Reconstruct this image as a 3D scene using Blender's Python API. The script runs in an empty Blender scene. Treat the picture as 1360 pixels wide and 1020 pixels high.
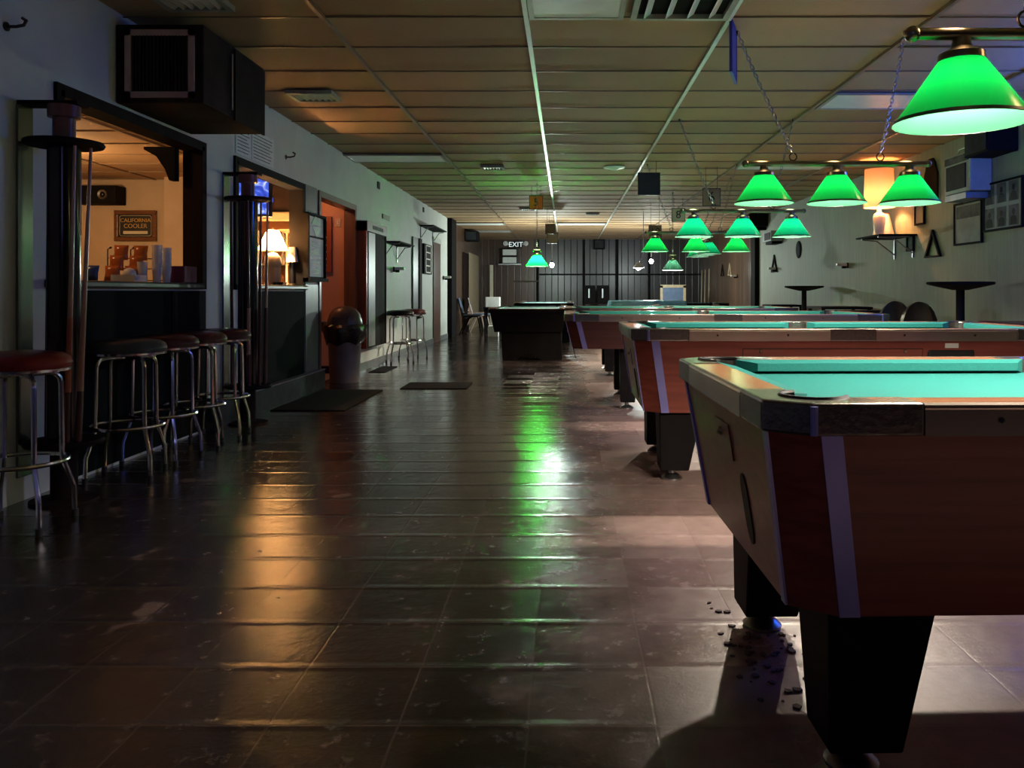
import bpy, math, random
from mathutils import Vector, Matrix
R = random.Random(7)
PI = math.pi
sc = bpy.context.scene
col = sc.collection
F, X0, Y0, H = 1100.0, 752.0, 388.0, 1.02      # focal length in px, principal point, eye height
CEIL = 2.68
WL, WR, YB = -2.66, 4.22, 26.0                 # left wall, right wall, back wall

# ------------------------------------------------------------------ materials
def mat(name, c1, c2=None, rough=0.5, metal=0.0, scale=8.0, bump=0.0, stretch=(1, 1, 1), emit=None, es=0.0, spec=0.5, rvar=0.0, detail=4.0):
    m = bpy.data.materials.new(name); m.use_nodes = True
    nt = m.node_tree; N = nt.nodes; L = nt.links
    b = N['Principled BSDF']
    b.inputs['Roughness'].default_value = rough
    b.inputs['Metallic'].default_value = metal
    b.inputs['Specular IOR Level'].default_value = spec
    tc = N.new('ShaderNodeTexCoord'); mp = N.new('ShaderNodeMapping')
    mp.inputs['Scale'].default_value = stretch
    L.new(tc.outputs['Object'], mp.inputs['Vector'])
    nz = N.new('ShaderNodeTexNoise'); nz.inputs['Scale'].default_value = scale; nz.inputs['Detail'].default_value = detail
    L.new(mp.outputs['Vector'], nz.inputs['Vector'])
    if c2 is None: c2 = tuple(v * 0.8 for v in c1)
    cr = N.new('ShaderNodeValToRGB')
    cr.color_ramp.elements[0].position = 0.35; cr.color_ramp.elements[1].position = 0.65
    cr.color_ramp.elements[0].color = (*c2, 1); cr.color_ramp.elements[1].color = (*c1, 1)
    L.new(nz.outputs['Fac'], cr.inputs['Fac']); L.new(cr.outputs['Color'], b.inputs['Base Color'])
    if rvar:
        mr = N.new('ShaderNodeMapRange'); mr.inputs['To Min'].default_value = max(0, rough - rvar); mr.inputs['To Max'].default_value = rough + rvar
        L.new(nz.outputs['Fac'], mr.inputs['Value']); L.new(mr.outputs['Result'], b.inputs['Roughness'])
    if bump:
        bp = N.new('ShaderNodeBump'); bp.inputs['Strength'].default_value = bump; bp.inputs['Distance'].default_value = 0.01
        L.new(nz.outputs['Fac'], bp.inputs['Height']); L.new(bp.outputs['Normal'], b.inputs['Normal'])
    if emit:
        b.inputs['Emission Color'].default_value = (*emit, 1); b.inputs['Emission Strength'].default_value = es
    return m

M = {}
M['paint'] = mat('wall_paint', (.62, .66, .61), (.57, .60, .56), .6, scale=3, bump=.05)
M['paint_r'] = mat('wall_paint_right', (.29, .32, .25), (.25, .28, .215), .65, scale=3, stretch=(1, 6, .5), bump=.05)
M['barwall'] = mat('bar_wall_paint', (.62, .48, .33), (.56, .43, .29), .6, scale=4)
M['orange_wall'] = mat('hall_wall_paint', (.60, .33, .22), (.50, .26, .17), .6, scale=3)
M['black'] = mat('black_paint', (.011, .010, .011), (.008, .008, .008), .7, spec=.05)
M['blackw'] = mat('black_stained_wood', (.022, .014, .013), (.012, .008, .008), .7, spec=.04, scale=6, stretch=(1, 1, .2))
M['darkbox'] = mat('dark_brown_board', (.035, .024, .018), (.02, .014, .011), .75, spec=.05, scale=5)
M['trimpink'] = mat('pale_wood_frame', (.62, .40, .36), (.52, .33, .30), .5, scale=10)
M['bar_front'] = mat('dark_green_panel', (.005, .009, .008), (.003, .006, .0055), .8, spec=.07, scale=3)
M['counter'] = mat('counter_laminate', (.055, .06, .058), (.04, .045, .043), .3)
M['curb'] = mat('curb_paint', (.035, .045, .045), (.018, .023, .023), .6, spec=.15)
M['chrome'] = mat('chrome', (.75, .75, .78), (.6, .6, .62), .16, 1.0)
M['steel'] = mat('brushed_steel', (.45, .46, .47), (.36, .37, .38), .35, 1.0, stretch=(1, 1, .1))
M['stripmetal'] = mat('polished_wall_strip', (.26, .28, .27), (.20, .22, .21), .2, 1.0, stretch=(1, 1, .1))
M['brass'] = mat('aged_brass', (.30, .27, .20), (.20, .18, .13), .3, 1.0)
M['trimstrip'] = mat('blue_lit_strip', (.30, .31, .72), (.25, .26, .64), .42, .55)  # grey-blue metal, with reflected blue light deepened into its base colour
M['railtrim'] = mat('rail_metal_edge', (.62, .55, .48), (.50, .44, .38), .26, .9, scale=5, stretch=(.3, 1, 1))
M['casting'] = mat('corner_casting', (.24, .22, .205), (.18, .165, .155), .26, .85, scale=70, bump=.12)
M['mahog'] = mat('mahogany_laminate', (.28, .070, .046), (.19, .045, .030), .34, scale=3, stretch=(.6, 5, 14), detail=8)
M['mahog_d'] = mat('dark_mahogany_laminate', (.085, .024, .020), (.058, .016, .014), .36, scale=3, stretch=(.6, 5, 14), detail=8)
M['rail'] = mat('rail_laminate', (.42, .19, .09), (.33, .14, .065), .16, scale=4, stretch=(1, 8, 1), detail=6)
M['cloth'] = mat('teal_cloth', (.016, .165, .15), (.014, .145, .132), .85, scale=180, spec=.2)
M['cloth2'] = mat('green_cloth', (.015, .15, .12), (.013, .13, .105), .85, scale=180, spec=.2)
M['paleclth'] = mat('pale_cloth', (.16, .36, .34), (.14, .32, .31), .8, scale=100, spec=.3)
M['rubber'] = mat('black_rubber', (.01, .01, .01), (.007, .007, .007), .6)
M['leg'] = mat('table_leg_black', (.012, .010, .010), (.008, .007, .007), .55, spec=.08)
M['redseat'] = mat('red_vinyl', (.30, .022, .022), (.22, .016, .016), .28, scale=12, bump=.1)
M['greyseat'] = mat('charcoal_vinyl', (.08, .09, .085), (.05, .056, .054), .3, scale=14, bump=.15)
M['wineseat'] = mat('wine_vinyl', (.085, .015, .02), (.06, .011, .015), .28, scale=12, bump=.1)
M['blackseat'] = mat('black_vinyl', (.018, .018, .018), (.012, .012, .012), .3, scale=12, bump=.1)
M['cuewood'] = mat('cue_maple', (.52, .30, .20), (.45, .25, .16), .25, scale=8, stretch=(1, 1, .1))
M['cuedark'] = mat('cue_dark_stain', (.10, .035, .03), (.07, .025, .022), .22, scale=8, stretch=(1, 1, .1))
M['cuewrap'] = mat('cue_wrap_orange', (.55, .15, .06), (.40, .09, .04), .5, scale=14)
M['ringwood'] = mat('rack_cap_wood', (.20, .07, .06), (.15, .05, .045), .35, scale=8)
M['rackpost'] = mat('rack_post_lacquer', (.020, .010, .011), (.012, .007, .008), .12)
M['gridw'] = mat('white_grid_bar', (.82, .86, .80), (.75, .78, .72), .35, .2)
M['gridb'] = mat('brown_grid_bar', (.26, .18, .11), (.21, .145, .09), .35)
M['panelw'] = mat('acrylic_panel', (.82, .86, .82), (.76, .80, .76), .3)
M['ventm'] = mat('vent_metal', (.40, .38, .32), (.32, .30, .25), .4, .3)
M['white'] = mat('white_plastic', (.75, .75, .72), (.68, .68, .66), .35)
M['cream'] = mat('cream_board', (.75, .70, .52), (.68, .63, .47), .55)
M['orange_board'] = mat('orange_board', (.92, .12, .035), (.82, .10, .03), .55)
M['brown_board'] = mat('brown_board', (.30, .17, .10), (.24, .135, .08), .55)
M['black_board'] = mat('black_board', (.02, .02, .02), (.014, .014, .014), .5)
M['blue_lit_board'] = mat('blue_lit_board', (.03, .05, .45), (.025, .04, .38), .4)  # blue neon light put into the board's own colour
M['ink'] = mat('dark_ink', (.012, .01, .01), (.01, .008, .008), .5)
M['gold'] = mat('gold_lettering', (.70, .48, .14), (.60, .40, .11), .35, .3)
M['frame_wood'] = mat('picture_frame_wood', (.19, .075, .03), (.13, .05, .02), .3, scale=8, stretch=(1, 1, 4))
M['redwood'] = mat('red_stained_wood', (.33, .085, .045), (.24, .06, .03), .3, scale=6, stretch=(3, 3, .4), detail=6)
M['doorwood'] = mat('brown_door_wood', (.16, .08, .055), (.11, .055, .038), .28, scale=6, stretch=(3, 3, .3), detail=6)
M['paper'] = mat('pale_paper', (.78, .84, .80), (.70, .76, .72), .6, scale=14)
M['bag'] = mat('black_bin_bag', (.012, .012, .013), (.008, .008, .009), .22, scale=30, bump=.8)
M['bin'] = mat('grey_bin_plastic', (.20, .165, .155), (.16, .13, .125), .5)
M['binlid'] = mat('brown_bin_lid', (.10, .075, .065), (.07, .055, .05), .35)
M['mat'] = mat('rubber_mat', (.008, .008, .008), (.013, .012, .012), .85, spec=.08, scale=30, bump=.2)
M['panelgreen'] = mat('grey_green_panel', (.12, .15, .14), (.09, .115, .105), .35, scale=5, stretch=(1, 8, .3))
M['base'] = mat('grey_baseboard', (.20, .21, .22), (.15, .16, .17), .4)
M['bulbw'] = mat('lit_bulb', (1, 1, 1), (1, 1, 1), .3, emit=(1, .95, .88), es=30)
M['bulbc'] = mat('lit_bulb_cool', (1, 1, 1), (1, 1, 1), .3, emit=(.92, .97, 1), es=60)
M['exit_letters'] = mat('lit_exit_letters', (.8, .85, .85), (.7, .75, .75), .4, emit=(.85, 1, 1), es=.7)
M['rimgreen'] = mat('dark_green_rim', (.01, .09, .04), (.008, .07, .03), .4)
M['ceramic_d'] = mat('tan_ceramic', (.30, .22, .15), (.25, .18, .12), .3)
M['chips'] = mat('dirt_chips', (.05, .035, .03), (.16, .11, .10), .8, scale=40)
M['bluetube'] = mat('blue_neon_tube', (.1, .2, 1), (.1, .2, 1), .3, emit=(.02, .12, 1), es=40)
M['purple'] = mat('plum_carton', (.16, .025, .06), (.13, .02, .05), .5)
M['bagor'] = mat('orange_snack_bag', (.60, .17, .03), (.45, .10, .02), .25, scale=14, bump=.4)
M['bagblue'] = mat('blue_snack_bag', (.03, .07, .25), (.025, .05, .18), .25, scale=14, bump=.4)
M['wire'] = mat('dark_wire', (.06, .045, .035), (.05, .035, .03), .4, .6)
M['ceramic'] = mat('cream_ceramic', (.62, .50, .38), (.56, .44, .33), .25)
M['tv_case'] = mat('television_case', (.015, .015, .017), (.01, .01, .012), .3)
M['chairblue'] = mat('blue_vinyl', (.10, .15, .24), (.08, .12, .20), .35)
M['chairtan'] = mat('tan_frame', (.42, .30, .25), (.36, .26, .21), .4)
M['photo_dark'] = mat('dark_photo_print', (.03, .033, .036), (.02, .022, .025), .6, spec=.1)
M['photo_mid'] = mat('grey_photo_print', (.15, .165, .16), (.07, .08, .078), .65, spec=.1, scale=9)
M['photo_pale'] = mat('pale_photo_print', (.34, .37, .34), (.27, .30, .27), .6, spec=.15, scale=7)
M['ac_case'] = mat('grey_appliance_case', (.42, .44, .44), (.36, .38, .38), .4)
M['cover'] = mat('blue_plastic_cover', (.36, .72, .82), (.25, .60, .72), .18, scale=6, bump=.6)
M['tanwood'] = mat('pale_wood', (.42, .34, .22), (.35, .28, .18), .45, scale=6, stretch=(1, 1, 4))
M['teal_sign'] = mat('green_emblem', (.03, .28, .17), (.025, .24, .14), .4)

def glass_mat(name, c=(1, 1, 1), rough=.05):
    m = mat(name, c, c, rough); b = m.node_tree.nodes['Principled BSDF']
    b.inputs['Transmission Weight'].default_value = .45; b.inputs['IOR'].default_value = 1.3
    return m
M['glass'] = glass_mat('clear_plastic')

def shade_mat(name, outer, inner, tw=.55):
    """A thin dyed lampshade: light of the bulb inside shines through the wall; white lining."""
    m = bpy.data.materials.new(name); m.use_nodes = True
    nt = m.node_tree; N = nt.nodes; L = nt.links
    for n in list(N): N.remove(n)
    out = N.new('ShaderNodeOutputMaterial'); geo = N.new('ShaderNodeNewGeometry')
    tr = N.new('ShaderNodeBsdfTranslucent'); nz = N.new('ShaderNodeTexNoise'); nz.inputs['Scale'].default_value = 20
    mx = N.new('ShaderNodeMix'); mx.data_type = 'RGBA'
    mx.inputs[6].default_value = (*outer, 1); mx.inputs[7].default_value = (*[v * .93 for v in outer], 1)
    L.new(nz.outputs['Fac'], mx.inputs[0]); L.new(mx.outputs[2], tr.inputs['Color'])
    dout = N.new('ShaderNodeBsdfPrincipled'); dout.inputs['Base Color'].default_value = (*[v * .6 for v in outer], 1); dout.inputs['Roughness'].default_value = .25
    din = N.new('ShaderNodeBsdfDiffuse'); din.inputs['Color'].default_value = (*inner, 1)
    side = N.new('ShaderNodeMixShader'); L.new(geo.outputs['Backfacing'], side.inputs[0])
    L.new(dout.outputs[0], side.inputs[1]); L.new(din.outputs[0], side.inputs[2])
    fin = N.new('ShaderNodeMixShader'); fin.inputs[0].default_value = tw
    L.new(side.outputs[0], fin.inputs[1]); L.new(tr.outputs[0], fin.inputs[2])
    L.new(fin.outputs[0], out.inputs['Surface'])
    return m
M['sh_green'] = shade_mat('green_lampshade', (.002, .80, .11), (.0105, .046, .024), .0125)
M['sh_bright'] = shade_mat('bright_green_lampshade', (.0006, .80, .016), (.03, .20, .06), .42)
M['sh_teal'] = shade_mat('teal_lampshade', (.002, .62, .24), (.014, .040, .028), .016)
M['sh_dark'] = shade_mat('dull_green_lampshade', (.01, .05, .03), (.8, .85, .85), .15)
M['sh_peach'] = shade_mat('peach_lampshade', (.95, .66, .45), (.5, .36, .25), .09)
M['sh_cream'] = shade_mat('cream_lampshade', (.95, .72, .45), (.95, .85, .7), .8)
M['sh_white'] = mat('white_fabric_shade', (.66, .60, .58), (.60, .54, .52), .7, scale=40)

def screen_mat():
    m = bpy.data.materials.new('television_picture'); m.use_nodes = True
    nt = m.node_tree; N = nt.nodes; L = nt.links; b = N['Principled BSDF']
    tc = N.new('ShaderNodeTexCoord'); nz = N.new('ShaderNodeTexNoise'); nz.inputs['Scale'].default_value = 9; nz.inputs['Distortion'].default_value = 1.5
    L.new(tc.outputs['Object'], nz.inputs['Vector'])
    cr = N.new('ShaderNodeValToRGB'); e = cr.color_ramp.elements
    e[0].position = .3; e[0].color = (.01, .03, .35, 1); e[1].position = .72; e[1].color = (.75, .85, 1, 1)
    k = e.new(.55); k.color = (.06, .14, .85, 1)
    L.new(nz.outputs['Fac'], cr.inputs['Fac']); L.new(cr.outputs['Color'], b.inputs['Emission Color'])
    b.inputs['Emission Strength'].default_value = 1.0; b.inputs['Base Color'].default_value = (.01, .01, .02, 1)
    return m
M['screen'] = screen_mat()

def math_node(nt, op, a, b=None):
    n = nt.nodes.new('ShaderNodeMath'); n.operation = op
    for i, v in enumerate((a, b)):
        if v is None: continue
        if isinstance(v, (int, float)): n.inputs[i].default_value = v
        else: nt.links.new(v, n.inputs[i])
    return n.outputs[0]

def floor_mat():
    m = bpy.data.materials.new('vinyl_floor_tiles'); m.use_nodes = True
    nt = m.node_tree; N = nt.nodes; L = nt.links; b = N['Principled BSDF']
    tc = N.new('ShaderNodeTexCoord'); sp = N.new('ShaderNodeSeparateXYZ'); L.new(tc.outputs['Object'], sp.inputs[0])
    wob = N.new('ShaderNodeTexNoise'); wob.inputs['Scale'].default_value = 3.0; L.new(tc.outputs['Object'], wob.inputs['Vector'])
    w = math_node(nt, 'MULTIPLY', math_node(nt, 'SUBTRACT', wob.outputs['Fac'], .5), .04)
    u = math_node(nt, 'ADD', math_node(nt, 'DIVIDE', math_node(nt, 'ADD', sp.outputs[0], .09), .305), w)
    v = math_node(nt, 'ADD', math_node(nt, 'DIVIDE', math_node(nt, 'SUBTRACT', sp.outputs[1], 1.95), .305), w)
    fu, fv = math_node(nt, 'FRACT', u), math_node(nt, 'FRACT', v)
    cu, cv = math_node(nt, 'FLOOR', u), math_node(nt, 'FLOOR', v)
    cmb = N.new('ShaderNodeCombineXYZ'); L.new(cu, cmb.inputs[0]); L.new(cv, cmb.inputs[1])
    wn = N.new('ShaderNodeTexWhiteNoise'); wn.noise_dimensions = '2D'; L.new(cmb.outputs[0], wn.inputs['Vector'])
    rs = N.new('ShaderNodeSeparateXYZ'); L.new(wn.outputs['Color'], rs.inputs[0])
    # joints
    du = math_node(nt, 'MINIMUM', fu, math_node(nt, 'SUBTRACT', 1.0, fu))
    dv = math_node(nt, 'MINIMUM', fv, math_node(nt, 'SUBTRACT', 1.0, fv))
    d = math_node(nt, 'MINIMUM', du, dv)
    joint = N.new('ShaderNodeMapRange'); joint.inputs['From Min'].default_value = .004; joint.inputs['From Max'].default_value = .016
    L.new(d, joint.inputs['Value'])                                     # 0 in the joint
    n1 = N.new('ShaderNodeTexNoise'); n1.inputs['Scale'].default_value = 1.6; n1.inputs['Detail'].default_value = 8; L.new(tc.outputs['Object'], n1.inputs['Vector'])
    n2 = N.new('ShaderNodeTexNoise'); n2.inputs['Scale'].default_value = 14; n2.inputs['Detail'].default_value = 9; n2.inputs['Roughness'].default_value = .7; L.new(tc.outputs['Object'], n2.inputs['Vector'])
    n3 = N.new('ShaderNodeTexNoise'); n3.inputs['Scale'].default_value = 3.2; n3.inputs['Detail'].default_value = 3; L.new(tc.outputs['Object'], n3.inputs['Vector'])
    c1 = N.new('ShaderNodeValToRGB'); e = c1.color_ramp.elements
    e[0].position = .33; e[0].color = (.013, .0095, .008, 1); e[1].position = .68; e[1].color = (.034, .025, .021, 1)
    L.new(n1.outputs['Fac'], c1.inputs['Fac'])
    var = N.new('ShaderNodeMix'); var.data_type = 'RGBA'; var.blend_type = 'MULTIPLY'; var.inputs[0].default_value = 1
    tv = N.new('ShaderNodeMapRange'); tv.inputs['To Min'].default_value = .85; tv.inputs['To Max'].default_value = 1.15; L.new(rs.outputs[0], tv.inputs['Value'])
    L.new(c1.outputs['Color'], var.inputs[6]); L.new(tv.outputs['Result'], var.inputs[7])
    # scuffed, pale worn patches
    sc_ = N.new('ShaderNodeValToRGB'); e = sc_.color_ramp.elements; e[0].position = .56; e[0].color = (0, 0, 0, 1); e[1].position = .74; e[1].color = (1, 1, 1, 1)
    L.new(n2.outputs['Fac'], sc_.inputs['Fac'])
    worn = N.new('ShaderNodeMix'); worn.data_type = 'RGBA'
    L.new(math_node(nt, 'MULTIPLY', sc_.outputs['Color'], .55), worn.inputs[0]); L.new(var.outputs[2], worn.inputs[6]); worn.inputs[7].default_value = (.17, .125, .105, 1)
    patch = N.new('ShaderNodeValToRGB'); e = patch.color_ramp.elements; e[0].position = .66; e[0].color = (0, 0, 0, 1); e[1].position = .70; e[1].color = (1, 1, 1, 1)
    L.new(n3.outputs['Fac'], patch.inputs['Fac'])
    wp = N.new('ShaderNodeMix'); wp.data_type = 'RGBA'; L.new(math_node(nt, 'MULTIPLY', patch.outputs['Color'], .5), wp.inputs[0])
    L.new(worn.outputs[2], wp.inputs[6]); wp.inputs[7].default_value = (.20, .14, .12, 1)
    jn = N.new('ShaderNodeMix'); jn.data_type = 'RGBA'; L.new(joint.outputs['Result'], jn.inputs[0]); jn.inputs[6].default_value = (.045, .034, .028, 1); L.new(wp.outputs[2], jn.inputs[7])
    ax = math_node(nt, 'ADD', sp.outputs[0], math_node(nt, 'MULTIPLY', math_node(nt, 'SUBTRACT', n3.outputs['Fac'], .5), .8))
    pale_x = N.new('ShaderNodeMapRange'); pale_x.interpolation_type = 'SMOOTHSTEP'; pale_x.inputs['From Min'].default_value = -.25; pale_x.inputs['From Max'].default_value = .55; L.new(ax, pale_x.inputs['Value'])  # floor turns paler and rougher towards the right, broken by noise
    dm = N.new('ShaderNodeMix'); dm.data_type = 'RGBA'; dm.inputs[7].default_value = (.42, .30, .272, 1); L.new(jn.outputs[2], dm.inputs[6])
    L.new(math_node(nt, 'MULTIPLY', pale_x.outputs['Result'], math_node(nt, 'ADD', .35, math_node(nt, 'MULTIPLY', n2.outputs['Fac'], .8))), dm.inputs[0])
    L.new(dm.outputs[2], b.inputs['Base Color'])
    # gloss differs from tile to tile and is lost where scuffed
    rr = N.new('ShaderNodeMapRange'); rr.inputs['To Min'].default_value = .08; rr.inputs['To Max'].default_value = .20; L.new(rs.outputs[1], rr.inputs['Value'])
    ro = math_node(nt, 'ADD', rr.outputs['Result'], math_node(nt, 'MULTIPLY', sc_.outputs['Color'], .25))
    ro = math_node(nt, 'ADD', ro, math_node(nt, 'MULTIPLY', pale_x.outputs['Result'], .18))
    L.new(ro, b.inputs['Roughness'])
    b.inputs['Specular IOR Level'].default_value = .42
    # every tile lies a little askew and cups at its edges
    tu = math_node(nt, 'MULTIPLY', math_node(nt, 'SUBTRACT', rs.outputs[0], .5), math_node(nt, 'SUBTRACT', fu, .5))
    tv2 = math_node(nt, 'MULTIPLY', math_node(nt, 'SUBTRACT', rs.outputs[2], .5), math_node(nt, 'SUBTRACT', fv, .5))
    edge = N.new('ShaderNodeMapRange'); edge.interpolation_type = 'SMOOTHSTEP'; edge.inputs['From Max'].default_value = .10; L.new(dv, edge.inputs['Value'])
    hgt = math_node(nt, 'ADD', math_node(nt, 'MULTIPLY', math_node(nt, 'ADD', tu, tv2), .14),
                    math_node(nt, 'ADD', math_node(nt, 'MULTIPLY', edge.outputs['Result'], -.22),
                              math_node(nt, 'ADD', math_node(nt, 'ADD', math_node(nt, 'MULTIPLY', n2.outputs['Fac'], .27), math_node(nt, 'MULTIPLY', joint.outputs['Result'], .035)), math_node(nt, 'MULTIPLY', n1.outputs['Fac'], .8))))
    bp = N.new('ShaderNodeBump'); bp.inputs['Strength'].default_value = .55; bp.inputs['Distance'].default_value = .012
    L.new(hgt, bp.inputs['Height']); L.new(bp.outputs['Normal'], b.inputs['Normal'])
    return m
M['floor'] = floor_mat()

def ceiling_mat(name, ca, cb):
    m = bpy.data.materials.new(name); m.use_nodes = True
    nt = m.node_tree; N = nt.nodes; L = nt.links; b = N['Principled BSDF']
    tc = N.new('ShaderNodeTexCoord'); sp = N.new('ShaderNodeSeparateXYZ'); L.new(tc.outputs['Object'], sp.inputs[0])
    cu = math_node(nt, 'FLOOR', math_node(nt, 'DIVIDE', math_node(nt, 'ADD', sp.outputs[0], .24), 1.22))
    cv = math_node(nt, 'FLOOR', math_node(nt, 'DIVIDE', math_node(nt, 'SUBTRACT', sp.outputs[1], 4.975), .61))
    cmb = N.new('ShaderNodeCombineXYZ'); L.new(cu, cmb.inputs[0]); L.new(cv, cmb.inputs[1])
    wn = N.new('ShaderNodeTexWhiteNoise'); wn.noise_dimensions = '2D'; L.new(cmb.outputs[0], wn.inputs['Vector'])
    n = N.new('ShaderNodeTexNoise'); n.inputs['Scale'].default_value = 90; n.inputs['Detail'].default_value = 3; L.new(tc.outputs['Object'], n.inputs['Vector'])
    n2 = N.new('ShaderNodeTexNoise'); n2.inputs['Scale'].default_value = 1.2; L.new(tc.outputs['Object'], n2.inputs['Vector'])
    f = math_node(nt, 'ADD', math_node(nt, 'MULTIPLY', wn.outputs['Value'], .5), math_node(nt, 'ADD', math_node(nt, 'MULTIPLY', n.outputs['Fac'], .35), math_node(nt, 'MULTIPLY', n2.outputs['Fac'], .35)))
    cr = N.new('ShaderNodeValToRGB'); e = cr.color_ramp.elements; e[0].position = .25; e[0].color = (*ca, 1); e[1].position = .95; e[1].color = (*cb, 1)
    L.new(f, cr.inputs['Fac']); L.new(cr.outputs['Color'], b.inputs['Base Color'])
    b.inputs['Roughness'].default_value = .75
    bp = N.new('ShaderNodeBump'); bp.inputs['Strength'].default_value = .25; bp.inputs['Distance'].default_value = .006
    L.new(n.outputs['Fac'], bp.inputs['Height']); L.new(bp.outputs['Normal'], b.inputs['Normal'])
    return m
M['ceil'] = ceiling_mat('brown_ceiling_tiles', (.32, .195, .10), (.47, .31, .165))

def panel_mat(name, ca, cb, pitch=.2, axis=0):
    """Vertical grooved wood panelling."""
    m = bpy.data.materials.new(name); m.use_nodes = True
    nt = m.node_tree; N = nt.nodes; L = nt.links; b = N['Principled BSDF']
    tc = N.new('ShaderNodeTexCoord'); sp = N.new('ShaderNodeSeparateXYZ'); L.new(tc.outputs['Object'], sp.inputs[0])
    u = math_node(nt, 'DIVIDE', sp.outputs[axis], pitch); fu = math_node(nt, 'FRACT', u); cu = math_node(nt, 'FLOOR', u)
    wn = N.new('ShaderNodeTexWhiteNoise'); wn.noise_dimensions = '1D'; L.new(cu, wn.inputs['W'])
    mp = N.new('ShaderNodeMapping'); mp.inputs['Scale'].default_value = (12, 12, .8); L.new(tc.outputs['Object'], mp.inputs['Vector'])
    n = N.new('ShaderNodeTexNoise'); n.inputs['Scale'].default_value = 2; n.inputs['Detail'].default_value = 6; L.new(mp.outputs[0], n.inputs['Vector'])
    cr = N.new('ShaderNodeValToRGB'); e = cr.color_ramp.elements; e[0].position = .2; e[0].color = (*ca, 1); e[1].position = .9; e[1].color = (*cb, 1)
    L.new(math_node(nt, 'ADD', math_node(nt, 'MULTIPLY', wn.outputs['Value'], .5), math_node(nt, 'MULTIPLY', n.outputs['Fac'], .6)), cr.inputs['Fac'])
    g = N.new('ShaderNodeMapRange'); g.inputs['From Max'].default_value = .07; L.new(math_node(nt, 'MINIMUM', fu, math_node(nt, 'SUBTRACT', 1.0, fu)), g.inputs['Value'])
    mx = N.new('ShaderNodeMix'); mx.data_type = 'RGBA'; L.new(g.outputs['Result'], mx.inputs[0]); mx.inputs[6].default_value = (.008, .006, .005, 1); L.new(cr.outputs['Color'], mx.inputs[7])
    L.new(mx.outputs[2], b.inputs['Base Color']); b.inputs['Roughness'].default_value = .3
    bp = N.new('ShaderNodeBump'); bp.inputs['Strength'].default_value = .5; bp.inputs['Distance'].default_value = .01
    L.new(g.outputs['Result'], bp.inputs['Height']); L.new(bp.outputs['Normal'], b.inputs['Normal'])
    return m
M['panel_b'] = panel_mat('dark_wall_panelling', (.016, .014, .013), (.042, .036, .033), .2, 0)
M['panel_s'] = panel_mat('brown_wall_panelling', (.05, .026, .014), (.11, .06, .034), .2, 1)
M['panel_br'] = panel_mat('brown_back_panelling', (.055, .028, .017), (.12, .065, .04), .2, 0)

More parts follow.
